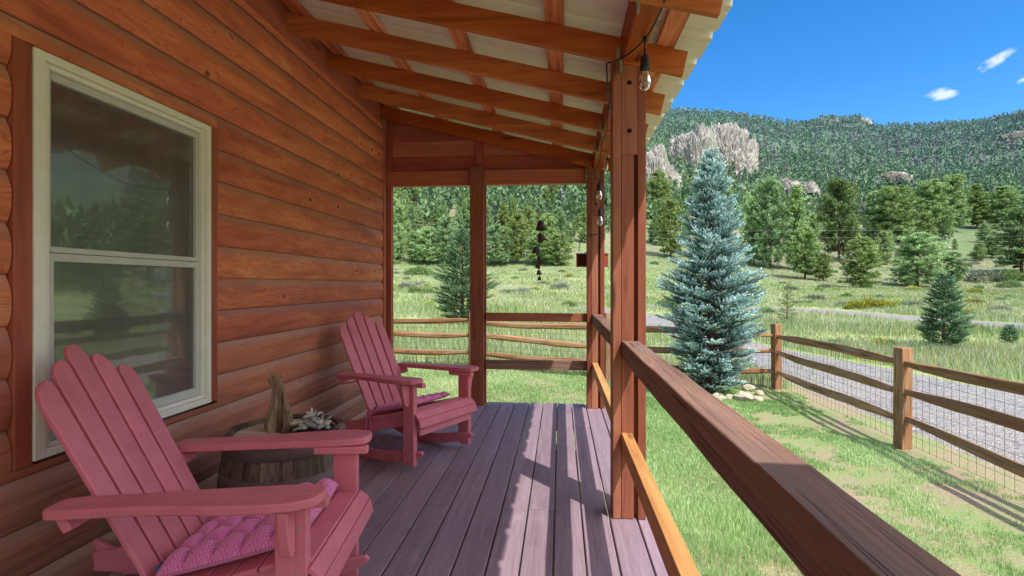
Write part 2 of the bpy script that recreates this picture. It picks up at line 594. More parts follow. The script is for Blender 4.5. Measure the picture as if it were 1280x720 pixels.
def ground_mat():
    m = NT('ground_cover')
    co = m.n('ShaderNodeTexCoord').outputs['Object']
    sp = m.n('ShaderNodeSeparateXYZ', {0: co})
    d = m.n('ShaderNodeVectorMath', {0: co}, operation='LENGTH').outputs['Value']
    # yard
    p1 = m.noise(co, .9, 6, .65)
    p2 = m.noise(co, 6, 5, .7)
    p3 = m.noise(co, 45, 4, .7)
    soil = m.ramp(p3, [(.25, rgb(132, 112, 92)), (.55, rgb(172, 150, 126)), (.8, rgb(198, 178, 154))])
    gr = m.ramp(p3, [(.2, rgb(98, 126, 66)), (.5, rgb(130, 158, 90)), (.8, rgb(160, 182, 122))])
    yard = m.mix(m.fr(m.math('ADD', m.math('MULTIPLY', p1, .6), m.math('MULTIPLY', p2, .4)),   .40, .58, .9, .04), soil, gr)
    # meadow
    q1 = m.noise(co, .12, 5, .6)
    q2 = m.noise(m.mapping(co, (1, 1, 1), (4, 9, 0)), .5, 5, .65)
    mead = m.ramp(q1, [(.3, rgb(138, 164, 92)), (.5, rgb(172, 184, 116)), (.7, rgb(200, 196, 146))])
    mead = m.mix(m.fr(q2, .5, .7, 0, .7), mead, rgb(124, 152, 74))
    mead = m.mix(m.fr(q2, .42, .3, 0, .6), mead, rgb(186, 178, 140))
    mead = m.mix(m.fr(p2, .3, .7, .25, 0), mead, rgb(120, 136, 84))
    # hillside: dry grass, pinkish soil and scree
    h1 = m.noise(co, .018, 6, .62)
    h2 = m.noise(co, .09, 6, .68)
    hill = m.ramp(h1, [(.3, rgb(104, 128, 80)), (.48, rgb(132, 146, 98)), (.62, rgb(154, 144, 120)), (.75, rgb(172, 154, 138))])
    hill = m.mix(m.fr(h2, .52, .68, 0, .75), hill, rgb(160, 146, 130))
    hill = m.mix(m.fr(h2, .42, .3, 0, .8), hill, rgb(92, 112, 62))
    sh = m.noise(m.mapping(co, (1, 1, 1), (2, 5, 1)), 1.1, 5, .7)
    sh2 = m.noise(m.mapping(co, (1, 1, 1), (8, 3, 1)), .3, 5, .75)
    hill = m.mix(m.fr(sh, .52, .6, 0, .65), hill, rgb(84, 104, 62))
    hill = m.mix(m.fr(sh2, .54, .64, 0, .8), hill, rgb(168, 150, 132))
    mead = m.mix(m.fr(sh, .55, .65, 0, .5), mead, rgb(104, 124, 76))
    c = m.mix(m.fr(d, 10.5, 13, 0, 1), yard, mead)
    c = m.mix(m.fr(m.math('ADD', d, m.math('MULTIPLY', m.math('SUBTRACT', q1, .5), 90)), 92, 125, 0, 1), c, hill)
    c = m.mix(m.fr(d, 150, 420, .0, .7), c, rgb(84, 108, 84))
    c = m.mix(m.fr(d, 300, 900, 0, .45), c, rgb(88, 112, 116))  # blue haze painted into the far ground colour
    h = m.math('ADD', p3, p2)
    return m.done(m.bsdf(c, .95, m.bump(h, .5, .02), .1))


M['ground'] = ground_mat()


def gravel_mat():
    m = NT('grey_gravel')
    co = m.n('ShaderNodeTexCoord').outputs['Object']
    vo = m.n('ShaderNodeTexVoronoi', {'Vector': co, 'Scale': 34.0})
    v2 = m.n('ShaderNodeTexVoronoi', {'Vector': co, 'Scale': 75.0})
    s1 = m.n('ShaderNodeSeparateColor', {0: vo.outputs['Color']}).outputs[0]
    s2 = m.n('ShaderNodeSeparateColor', {0: v2.outputs['Color']}).outputs[1]
    f = m.math('ADD', m.math('MULTIPLY', s1, .55), m.math('MULTIPLY', s2, .45))
    c = m.ramp(f, [(.1, rgb(100, 96, 96)), (.5, rgb(150, 145, 143)), (.9, rgb(196, 190, 186))])
    big = m.noise(co, .8, 4, .6)
    c = m.mix(m.fr(big, .45, .7, 0, .5), c, rgb(178, 166, 150))
    c = m.mix(m.fr(vo.outputs['Distance'], .5, .8, 0, .5), c, rgb(110, 106, 104))
    return m.done(m.bsdf(c, .9, m.bump(m.math('SUBTRACT', 1.0, vo.outputs['Distance']), .8, .02), .2))


M['gravel'] = gravel_mat()


def rock_mat(name, a, b, c3, sc=1.0, streak=True):
    m = NT(name)
    co = m.n('ShaderNodeTexCoord').outputs['Object']
    n1 = m.noise(m.mapping(co, (sc, sc, sc * (.5 if streak else 1))), .35, 8, .7, .6)
    n2 = m.noise(m.mapping(co, (sc, sc, sc * (.6 if streak else 1))), 1.4, 6, .7)
    f = m.math('ADD', m.math('MULTIPLY', n1, .6), m.math('MULTIPLY', n2, .4))
    c = m.ramp(f, [(.34, a), (.5, b), (.66, c3)])
    return m.done(m.bsdf(c, .9, m.bump(f, .9, 1.0 / sc * .5), .15))


M['cliff'] = rock_mat('pink_grey_cliff', rgb(96, 93, 90), rgb(180, 172, 162), rgb(218, 212, 202), .5)
M['stone'] = rock_mat('pale_stone', rgb(150, 140, 124), rgb(196, 186, 166), rgb(216, 208, 192), 8, False)

M['bark'] = wood('pine_bark', rgb(58, 44, 36), rgb(92, 70, 56), rgb(120, 92, 72), .9, .8, 1.0, False)
M['pine'] = foliage('pine_needles', (.075, .135, .04, 1), (.27, .42, .13, 1), (.50, .66, .24, 1), .12)
M['pinedark'] = foliage('dark_pine_needles', (.06, .11, .04, 1), (.19, .32, .11, 1), (.36, .50, .19, 1), .1)
def far_foliage(name, dark, mid, light):
    m = NT(name)
    rn = m.attr('rnd').outputs['Fac']
    col = m.ramp(rn, [(0, dark), (.5, mid), (1, light)])
    gp = m.n('ShaderNodeNewGeometry').outputs['Position']
    big = m.noise(gp, .02, 3, .6)
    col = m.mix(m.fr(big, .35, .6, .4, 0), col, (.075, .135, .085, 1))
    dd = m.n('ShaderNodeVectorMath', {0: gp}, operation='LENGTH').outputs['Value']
    col = m.mix(m.fr(dd, 250, 950, 0, .58), col, (.19, .29, .30, 1))  # haze painted into the needle colour, stronger with distance
    return m.done(m.bsdf(col, .7, None, .15))


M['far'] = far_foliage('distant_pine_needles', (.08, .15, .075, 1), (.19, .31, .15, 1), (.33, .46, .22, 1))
M['grey'] = foliage('dead_grey_needles', (.12, .12, .15, 1), (.18, .175, .20, 1), (.24, .23, .25, 1), .0)
M['spruce'] = foliage('blue_spruce_needles', (.05, .105, .095, 1), (.25, .44, .41, 1), (.62, .82, .80, 1), .0, .5)
M['greenspruce'] = foliage('green_spruce_needles', (.04, .09, .05, 1), (.11, .23, .12, 1), (.26, .42, .22, 1), .0, .5)
M['leaf'] = foliage('light_green_leaves', (.06, .125, .035, 1), (.17, .29, .075, 1), (.30, .44, .13, 1), .2)
M['sage'] = foliage('sagebrush_leaves', (.11, .135, .09, 1), (.26, .30, .21, 1), (.42, .46, .36, 1), .1)
M['yellow'] = foliage('yellow_flowering_brush', (.10, .17, .035, 1), (.36, .42, .06, 1), (.74, .68, .09, 1), .1)
M['lawn'] = foliage('lawn_blades', (.17, .31, .075, 1), (.38, .60, .18, 1), (.72, .82, .46, 1), .25)
M['meadow'] = NT('meadow_blades')


def meadow_mat():
    m = M['meadow']
    rn = m.attr('rnd').outputs['Fac']
    col = m.ramp(rn, [(0, (.19, .27, .10, 1)), (.3, (.33, .42, .18, 1)), (.55, (.47, .51, .30, 1)), (.8, (.62, .59, .45, 1)), (.93, (.70, .67, .56, 1)), (.955, (.56, .40, .03, 1)), (1, (.6, .46, .05, 1))])
    d = m.bsdf(col, .7, None, .15)
    t = m.n('ShaderNodeBsdfTranslucent', {'Color': col})
    return m.done(m.n('ShaderNodeMixShader', {0: .25, 1: d.outputs[0], 2: t.outputs[0]}))


M['meadow'] = meadow_mat()

# ------------------------------------------------------------------ world, sun, camera
FILL_SKY = 12.5  # brightness of the added, unseen sky patch that fills the porch
SUNV = Vector((.41, -.48, 1.0)).normalized()
w = bpy.data.worlds.new('World')
SC.world = w
w.use_nodes = True
t = w.node_tree
t.nodes.clear()
out = t.nodes.new('ShaderNodeOutputWorld')
bg = t.nodes.new('ShaderNodeBackground')
sky = t.nodes.new('ShaderNodeTexSky')
sky.sky_type = 'NISHITA'
sky.sun_disc = False
sky.sun_elevation = math.asin(SUNV.z)
sky.sun_rotation = math.atan2(SUNV.x, SUNV.y)
sky.altitude = 2600
sky.air_density = 1.0
sky.dust_density = .3
sky.ozone_density = 2.5
hsv = t.nodes.new('ShaderNodeHueSaturation')
hsv.inputs['Saturation'].default_value = 1.34
hsv.inputs['Value'].default_value = 1.8
t.links.new(sky.outputs[0], hsv.inputs['Color'])
cur = hsv.outputs[0]
tc = t.nodes.new('ShaderNodeTexCoord')


def wn(ty, **kw):
    q = t.nodes.new(ty)
    for k, v in kw.items():
        setattr(q, k, v)
    return q


def wl(v, s):
    if isinstance(v, bpy.types.NodeSocket):
        t.links.new(v, s)
    else:
        s.default_value = v


def wmath(op, a, b=0.0, clamp=False):
    q = wn('ShaderNodeMath', operation=op, use_clamp=clamp)
    wl(a, q.inputs[0])
    wl(b, q.inputs[1])
    return q.outputs[0]


def cdir(px, py):
    a = (px - CX) / FPX
    return Vector((a * CT - ST, a * ST + CT, (YH - py) / FPX)).normalized()


def wdot(v):
    q = wn('ShaderNodeVectorMath', operation='DOT_PRODUCT')
    t.links.new(tc.outputs['Generated'], q.inputs[0])
    q.inputs[1].default_value = v
    return q.outputs['Value']


nz = wn('ShaderNodeTexNoise')
nz.inputs['Scale'].default_value = 26
nz.inputs['Detail'].default_value = 7
nz.inputs['Roughness'].default_value = .62
mp = wn('ShaderNodeMapping')
mp.inputs['Scale'].default_value = (1, 1, 1.8)
t.links.new(tc.outputs['Generated'], mp.inputs[0])
t.links.new(mp.outputs[0], nz.inputs['Vector'])
dens = None
# clouds: direction on the sky, half width, half height (radians), tilt
for px, py, hw, hh, tilt, th in [(1177, 117, .020, .009, 0, .0), (1240, 78, .026, .0075, .42, .02), (1284, 98, .018, .006, .4, .03), (400, -260, .16, .05, .2, .05)]:
    c = cdir(px, py)
    rt = Vector((c.y, -c.x, 0)).normalized()
    up = rt.cross(c)
    r2 = rt * math.cos(tilt) + up * math.sin(tilt)
    u2 = up * math.cos(tilt) - rt * math.sin(tilt)
    a = wmath('DIVIDE', wdot(r2), hw)
    b = wmath('DIVIDE', wdot(u2), hh)
    e = wmath('ADD', wmath('MULTIPLY', a, a), wmath('MULTIPLY', b, b))
    fo = wmath('SUBTRACT', 1.0, e)
    front = wmath('GREATER_THAN', wdot(c), .5)
    v = wmath('ADD', wmath('MULTIPLY', fo, .36), wmath('MULTIPLY', wmath('SUBTRACT', nz.outputs[0], .5 + th), 2.2))
    v = wmath('MULTIPLY', wmath('MULTIPLY', v, 2.6, True), wmath('MULTIPLY', wmath('GREATER_THAN', e, -1), front))
    v = wmath('MULTIPLY', v, wmath('MULTIPLY', wmath('ADD', wmath('MULTIPLY', fo, 1.0), .35), 1.0, True), True)
    dens = v if dens is None else wmath('MAXIMUM', dens, v)
# bright cloudy patch added behind the camera, out of view, to fill the porch
filldir = Vector((.72, -.64, .28)).normalized()
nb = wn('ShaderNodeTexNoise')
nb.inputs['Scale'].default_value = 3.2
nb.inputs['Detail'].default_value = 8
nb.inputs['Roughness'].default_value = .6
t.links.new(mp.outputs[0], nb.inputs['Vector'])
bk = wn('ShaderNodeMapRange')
wl(wdot(filldir), bk.inputs['Value'])
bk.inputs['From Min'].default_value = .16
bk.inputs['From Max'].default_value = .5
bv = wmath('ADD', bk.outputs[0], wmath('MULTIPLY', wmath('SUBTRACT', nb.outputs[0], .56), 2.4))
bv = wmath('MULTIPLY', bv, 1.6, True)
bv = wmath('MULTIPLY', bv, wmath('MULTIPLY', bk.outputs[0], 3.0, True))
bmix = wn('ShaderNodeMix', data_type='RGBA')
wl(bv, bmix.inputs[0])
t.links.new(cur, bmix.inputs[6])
bmix.inputs[7].default_value = (FILL_SKY * .93, FILL_SKY, FILL_SKY * 1.13, 1)
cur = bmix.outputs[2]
mx = wn('ShaderNodeMix', data_type='RGBA')
wl(wmath('MULTIPLY', dens, .85), mx.inputs[0])
t.links.new(cur, mx.inputs[6])
mx.inputs[7].default_value = (6.2, 7.0, 7.0, 1)
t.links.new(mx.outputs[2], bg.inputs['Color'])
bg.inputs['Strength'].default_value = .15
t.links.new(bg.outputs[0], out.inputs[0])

sun = bpy.data.lights.new('sun', 'SUN')
sun.energy = 5.0
sun.angle = math.radians(.5)
sun.color = (1.0, .965, .90)
so = bpy.data.objects.new('sun', sun)
so.rotation_euler = SUNV.to_track_quat('Z', 'Y').to_euler()
so.location = (3, -3, 8)
COL.objects.link(so)

cam = bpy.data.cameras.new('camera')
cam.sensor_width = 36
cam.lens = 36 * FPX / 1280
cam.shift_y = -4 / 1280
cam.clip_end = 6000
cam.clip_start = .05
co = bpy.data.objects.new('camera', cam)
co.location = (0, 0, EYE)
co.rotation_euler = (pi / 2, 0, TH)
COL.objects.link(co)
SC.camera = co
SC.view_settings.view_transform = 'Standard'
SC.view_settings.look = 'None'
SC.view_settings.exposure = 0
SC.view_settings.gamma = 1

# ------------------------------------------------------------------ ground sheet and roads
rs = [0.0] + list(np.geomspace(.6, 3500, 150))
NA = 420
V, F = [(0, 0, -.58)], []
for r in rs[1:]:
    for k in range(NA):
        a = 2 * pi * k / NA
        x, y = r * math.sin(a), r * math.cos(a)
        V.append((x, y, terrain(x, y)))
for k in range(NA):
    F.append((0, 1 + (k + 1) % NA, 1 + k))
for i in range(len(rs) - 2):
    o0, o1 = 1 + i * NA, 1 + (i + 1) * NA
    for k in range(NA):
        k2 = (k + 1) % NA
        F.append((o0 + k, o0 + k2, o1 + k2))
        F.append((o0 + k, o1 + k2, o1 + k))
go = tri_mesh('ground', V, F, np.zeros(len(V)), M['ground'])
go.data.polygons.foreach_set('use_smooth', [True] * len(go.data.polygons))
tag(go, kind='structure')


def ribbon(name, left, right, n=60, off=.03, m=8):
    def pl(pts, t):
        L = [0]
        for p, q in zip(pts, pts[1:]):
            L.append(L[-1] + math.dist(p, q))
        s = t * L[-1]
        for i in range(len(pts) - 1):
            if s <= L[i + 1] or i == len(pts) - 2:
                u = (s - L[i]) / (L[i + 1] - L[i])
                return pts[i][0] + (pts[i + 1][0] - pts[i][0]) * u, pts[i][1] + (pts[i + 1][1] - pts[i][1]) * u
    vs, fs = [], []
    for i in range(n + 1):
        a, b = pl(left, i / n), pl(right, i / n)
        for j in range(m + 1):
            x, y = a[0] + (b[0] - a[0]) * j / m, a[1] + (b[1] - a[1]) * j / m
            if 0 < i < n and j in (0, m):
                x += .25 * noise.noise(Vector((x * .9, y * .9, j)))
                y += .25 * noise.noise(Vector((x * .9, y * .9, 5 + j)))
            vs.append((x, y, terrain(x, y) + (-.06 if j in (0, m) else off)))
    for i in range(n):
        for j in range(m):
            o = i * (m + 1) + j
            fs.append((o, o + 1, o + m + 2, o + m + 1))
    b = MB()
    b.add(vs, fs)
    ob = b.build(name, M['gravel'], smooth=True)
    return tag(ob, kind='structure')


# drive just outside the fence: near edge (fence side) and far edge
def PG(px, py):
    return ground_xy(px, place(px, py))


DRIVE_L = [(4.15, -3), (4.05, 2), (4.0, 6), (3.95, 9.4), (3.95, 11.5), PG(895, 445), PG(840, 424), PG(780, 402), PG(738, 389.5), PG(712, 388)]
DRIVE_R = [(8.6, -3), (8.0, 5), (7.75, 9.7), (7.3, 12.2), PG(987, 437), PG(933, 424), PG(840, 395), PG(775, 386), PG(735, 384), PG(712, 384)]
ribbon('gravel_drive', DRIVE_L, DRIVE_R, 90, .035)
ROAD_L = [(30, 8), PG(1280, 415), PG(1150, 404), PG(1040, 394), PG(990, 390), PG(900, 386), PG(800, 385)]
ROAD_R = [(34, 12), PG(1280, 405), PG(1150, 395.5), PG(1040, 387), PG(990, 384.5), PG(900, 382), PG(800, 382)]
ribbon('gravel_road', ROAD_L, ROAD_R, 70, .04)

# ------------------------------------------------------------------ porch deck
b = MB()
x = -.0316 - 12 * .1435
edges = []
while x < .47:
    edges.append(x)
    x += .1435
edges = [-1.84] + [e for e in edges if e > -1.80] + [.475]
for i, (a, c) in enumerate(zip(edges, edges[1:])):
    cuts = [-2.2, [2.87, 3.02, 2.87, .4][i % 4] if i % 2 == 0 else -.3, 5.46]
    if i % 4 == 2:
        cuts = [-2.2, .9, 4.6, 5.46]
    for y0, y1 in zip(cuts, cuts[1:]):
        dz = random.uniform(-.0015, .0015)
        b.box(a + .0038, c - .0038, y0 + .0015, y1 - .0015, -.032 + dz, dz)
deck = b.build('porch_deck', M['deck'], bevel=.004)
tag(deck, kind='structure')
b = MB()
b.box(-1.84, .455, 5.40, 5.44, -.27, -.036)
b.box(.42, .455, -2.2, 5.39, -.27, -.036)
b.box(-1.84, .455, -2.2, -2.16, -.27, -.036)
for y in (-.8, .4, 1.6, 2.8, 4.0):
    b.box(-1.8, .41, y, y + .04, -.24, -.036)
for y in (-1.9, .3, 2.8, 5.25):
    b.box(.26, .40, y, y + .14, -.62, -.245)
b.build('deck_framing', M['deck'], bevel=.003, parent=deck)

# ------------------------------------------------------------------ log house wall
WX = -1.835
house = thing('log_house', 'house wall of orange brown stained log siding with a cream framed window', 'house', (WX, 2.0, -.55))
HO = (WX, 2.0, -.55)
WY0, WY1, WZ0, WZ1 = 1.59, 2.645, .60, 2.045     # opening for the window and its side trims


def course(b, z0, z1, y0, y1, clip0=-9, clip1=9, rn=None, off=0):
    n = 24
    prof = []
    for i in range(n + 1):
        tt = i / n
        z = z0 + (z1 - z0) * tt
        if z < clip0 - 1e-6 or z > clip1 + 1e-6:
            continue
        hx = .004 + .021 * max(0, 1 - abs(2 * tt - .92) ** 2.6) if tt < .96 else .003
        prof.append((WX + hx, z, tt))
    if len(prof) < 2:
        return
    ys = [y0 + (y1 - y0) * k / max(1, int((y1 - y0) / .5)) for k in range(max(1, int((y1 - y0) / .5)) + 1)]
    vs, gs, fs = [], [], []
    goff = rn * 37
    for yy in ys:
        for px, z, tt in prof:
            vs.append((px, yy, z))
            gs.append((yy + goff, z, tt))
    m = len(prof)
    for i in range(len(ys) - 1):
        for j in range(m - 1):
            fs.append((i * m + j, (i + 1) * m + j, (i + 1) * m + j + 1, i * m + j + 1))
    # end caps
    vs2 = [(WX - .02, y1, prof[0][1]), (WX - .02, y1, prof[-1][1]), (WX - .02, y0, prof[0][1]), (WX - .02, y0, prof[-1][1])]
    o = len(vs)
    vs += vs2
    gs += [(y1 + goff, prof[0][1], .5)] * 4
    fs.append(tuple([o] + [(len(ys) - 1) * m + j for j in range(m)] + [o + 1]))
    fs.append(tuple([o + 3] + [j for j in range(m)][::-1] + [o + 2]))
    b.add(vs, fs, gs, rn)


b = MB()
EXP = .173
zz = 1.60 - EXP * 13
k = 0
while zz < 2.84:
    z1 = min(zz + EXP, 2.9)
    rn = random.random()
    jy = random.Random(int(zz * 1000)).choice([None, 3.3, None, 4.2, 1.1, None, 2.1, 4.6])
    if z1 <= WZ0 or zz >= WZ1:
        if jy:
            course(b, zz, zz + EXP, -2.4, jy - .0015, -9, 2.86, rn)
            course(b, zz, zz + EXP, jy + .0015, 5.27, -9, 2.86, random.random())
        else:
            course(b, zz, zz + EXP, -2.4, 5.27, -9, 2.86, rn)
    else:
        course(b, zz, zz + EXP, -2.4, WY0, -9, 9, rn)
        course(b, zz, zz + EXP, WY1, 5.27, -9, 9, random.random())
        if zz < WZ0:
            course(b, zz, zz + EXP, WY0, WY1, -9, WZ0, rn)
        if zz + EXP > WZ1:
            course(b, zz, zz + EXP, WY0, WY1, WZ1, 9, rn)
    zz += EXP
b.box(WX - .16, WX - .10, -2.4, 5.27, -.6, 3.3)
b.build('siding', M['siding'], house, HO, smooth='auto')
b = MB()
b.box(WX - .05, WX + .012, -2.4, 5.265, 2.85, 3.2)
b.build('frieze_board', M['gable'], house, HO, bevel=.003)
b = MB()
b.box(WX - .08, WX + .035, 5.272, 5.3425, -.6, 3.2)
b.box(WX - .08, WX + .033, 5.3435, 5.44, -.6, 3.2)
b.build('corner_trim', M['trim'], house, HO, bevel=.004)
b = MB()
for kk in range(22):
    z0 = -.6 + kk * .173
    b.box(-8, WX - .081, 5.28 - (.012 if kk % 2 else 0), 5.30, z0, z0 + .172)
b.box(-8, -7.9, -2.4, 5.27, -.6, 3.3)
b.box(-7.9, WX - .17, -2.4, -2.3, -.6, 3.3)
b.build('end_wall', M['siding'], house, HO)
b = MB()
b.beam((-1.62, 1.4, 3.18), (-5.0, 1.4, 4.7), 8.4, .06)
b.beam((-8.6, 1.4, 3.1), (-5.0, 1.4, 4.7), 8.4, .06)
b.build('roof', M['metal'], house, HO)
for y0, y1, z0, z1 in ((WY0 + .004, 1.655, .60, 2.045), (2.583, WY1 - .004, .61, 2.045)):
    b = MB()
    b.box(WX - .03, WX + .030, y0, y1, z0, z1)
    b.build('window_trim', M['trim'], house, HO, bevel=.004)
# window: cream frame > sashes and panes
b = MB()
fx = WX + .036


def ring(b, x0, x1, y0, y1, z0, z1, wl_, wr, wb, wt):
    b.box(x0, x1, y0, y0 + wl_, z0, z1)
    b.box(x0, x1, y1 - wr, y1, z0, z1)
    b.box(x0, x1, y0 + wl_, y1 - wr, z0, z0 + wb)
    b.box(x0, x1, y0 + wl_, y1 - wr, z1 - wt, z1)


ring(b, WX - .07, fx, 1.657, 2.581, .612, 2.040, .042, .030, .030, .030)
ring(b, WX - .07, fx - .016, 1.70, 2.550, .643, 2.009, .026, .016, .016, .018)
win = b.build('window', M['frame'], house, HO, bevel=.003)
win['label'] = 'cream vinyl sash window reflecting the yard'
b = MB()
ring(b, WX - .05, fx - .030, 1.727, 2.533, .66, 1.335, .03, .03, .04, .03)
b.build('lower_sash', M['sash'], win, HO, bevel=.003)
b = MB()
ring(b, WX - .05, fx - .034, 1.727, 2.533, 1.337, 1.990, .022, .022, .022, .028)
b.build('upper_sash', M['sash'], win, HO, bevel=.003)
b = MB()
b.box(WX - .060, fx - .044, 1.757, 2.503, .70, 1.305)
b.build('pane', M['pane'], win, HO)
b = MB()
b.box(WX - .062, fx - .050, 1.749, 2.511, 1.359, 1.962)
b.build('pane', M['pane'], win, HO)

# ------------------------------------------------------------------ porch roof
ROOF_O = (-.6, 2.0, 2.6)
roof = thing('porch_roof', 'open porch roof of brown rafters under ribbed white metal sheets', 'porch roof', ROOF_O)
SL = .2555


def rz(x):
    return 2.91 - SL * (x + 1.8)          # underside of the rafters


RH = .128
RAFT = [5.215 - .6125 * i for i in range(12)]
for y in RAFT:
    b = MB()
    xe = .627 + random.uniform(-.004, .006)
    xs = WX - .02
    poly = [(xs, rz(xs)), (xe, rz(xe)), (xe + .026, rz(xe + .026) + RH), (xs, rz(xs) + RH)]
    b.prism(poly, y - .0, y + .040, lambda a, bb, tt: (a, tt, bb))
    b.build('rafter', M['beam'], roof, ROOF_O, bevel=.003)
for i, xp in enumerate((-1.73, -1.20, -.62, -.03, .54)):
    b = MB()
    ang = math.atan(SL)
    for y0, y1 in ((-1.7, 1.2), (1.203, 5.42)):
        p0 = Vector((xp, y0, rz(xp) + RH + .021))
        p1 = Vector((xp, y1, rz(xp) + RH + .021))
        b.beam(p0, p1, .092, .036, (math.sin(ang), 0, math.cos(ang)))
    b.build('purlin', M['purlin'], roof, ROOF_O, bevel=.002)
# ribbed metal sheet: ribs run down the slope
b = MB()
prof = []
y = -1.75
while y < 5.50:
    prof += [(y, 0), (y + .095, 0), (y + .106, .038), (y + .152, .038), (y + .163, 0)]
    prof += [(y + .21, 0), (y + .214, .009), (y + .230, .009), (y + .234, 0)]
    y += .3048
xs = [-1.95, -1.2, -.4, .3, .745]
vs, fs, gs = [], [], []
for xx in xs:
    for yy, h in prof:
        vs.append((xx, yy, rz(xx) + RH + .045 + h))
m = len(prof)
for i in range(len(xs) - 1):
    for j in range(m - 1):
        fs.append((i * m + j, (i + 1) * m + j, (i + 1) * m + j + 1, i * m + j + 1))
b.add(vs, fs)
ms = b.build('metal_sheet', M['metal'], roof, ROOF_O)
sd = ms.modifiers.new('thick', 'SOLIDIFY')
sd.thickness = .003
sd.offset = 1
# eave beam along the outer posts
b = MB()
b.box(.318, .417, -1.6, 5.415, 2.369, 2.548)
b.build('eave_beam', M['beam'], roof, ROOF_O, bevel=.006)
# end frame: cross beam, gable boards and studs
b = MB()
b.box(-1.80, .258, 5.345, 5.43, 2.243, 2.392)
b.build('end_beam', M['gable'], roof, ROOF_O, bevel=.004)
b = MB()
for z0, z1 in ((2.395, 2.55), (2.553, 2.71), (2.713, 2.87), (2.873, 3.03)):
    xr = lambda z: min(.315, -1.8 + (2.91 + RH - z) / SL)
    poly = [(-1.80, z0), (xr(z0), z0), (xr(z1), z1), (-1.80, z1)]
    if xr(z1) > -1.78:
        b.prism(poly, 5.385, 5.41, lambda a, bb, tt: (a, tt, bb))
b.build('gable_boards', M['gable'], roof, ROOF_O, bevel=.003)
b = MB()
b.box(-.865, -.79, 5.350, 5.384, 2.394, rz(-.80) + .10)
b.build('gable_stud', M['gable'], roof, ROOF_O, bevel=.003)
b = MB()
b.box(-1.797, -1.745, 5.350, 5.384, 2.394, 2.89)
b.build('gable_stud', M['gable'], roof, ROOF_O, bevel=.003)
b = MB()
b.box(-1.797, -1.752, 5.345, 5.43, -.0, 2.240)
b.build('wall_post', M['trim'], roof, ROOF_O, bevel=.003)
for y in RAFT[1:8]:
    b = MB()
    zc = rz(.30)
    b.box(.303, .306, y - .012, y - .002, zc - .055, zc + .07)
    b.box(.288, .303, y - .004, y - .002, zc - .0, zc + .075)
    b.box(.306, .3165, y - .014, y + .02, zc - .06, zc + .01)
    b.build('hurricane_tie', M['tie'], roof, ROOF_O)
# slab added out of view, only to shade the near handrail
b = MB()
b.prism([(.70, 2.37), (1.5, 2.37), (1.5, 2.41), (.70, 2.41)], -1.7, .18, lambda a, bb, tt: (a, tt, bb))
b.build('rail_shade_slab', M['metal'], roof, ROOF_O)

# ------------------------------------------------------------------ posts
def post(x0, y0, label, full=True, top=2.366):
    o = (x0 + .08, y0 + .07, 0)
    p = thing('porch_post', label, 'porch post', o)
    b = MB()
    b.box(x0, x0 + .0415, y0, y0 + .14, .002, 2.44)
    b.build('side_board', M['post'], p, o, bevel=.003)
    b = MB()
    b.box(x0 + .0435, x0 + .107, y0 + .003, y0 + .14, .002, 1.895)
    b.build('centre_timber', M['post'], p, o, bevel=.003)
    b = MB()
    b.box(x0 + .0435, x0 + .1265, y0 + .002, y0 + .14, 1.8955, top)
    b.build('top_block', M['post'], p, o, bevel=.002)
    b = MB()
    b.box(x0 + .128, x0 + .170, y0 + .004, y0 + .14, .002, top)
    b.build('side_board', M['post'], p, o, bevel=.003)
    b = MB()
    b.box(x0 + .107, x0 + .128, y0 + .055, y0 + .14, .002, 1.895)
    b.build('recessed_filler', M['post'], p, o)
    for z in (2.02, 2.27):
        b = MB()
        b.lathe([(.0, 0), (.012, 0), (.012, .003), (.006, .006), (0, .006)], 10, (x0 + .086, y0 + .0015, z), axis=(0, -1, 0))
        b.build('bolt_head', M['dark'], p, o)
    return p


post(.272, 2.785, 'thick brown built-up porch post in the foreground beside the near handrail')
post(.262, 5.25, 'brown porch corner post at the far right end of the deck with hanging bulbs')
if True:
    o = (.35, .2, 0)
    q = post(.272, .10, 'brown built-up porch post at the near end of the handrail')
o = (-.832, 5.28, 0)
cp = thing('porch_post', 'slender brown porch post in the middle of the far end opening', 'porch post', o)
b = MB()
b.box(-.909, -.772, 5.268, 5.342, .002, 2.415)
b.build('front_board', M['post'], cp, o, bevel=.003)
b = MB()
b.box(-.893, -.756, 5.3425, 5.384, .002, 2.241)
b.build('back_board', M['post'], cp, o, bevel=.003)

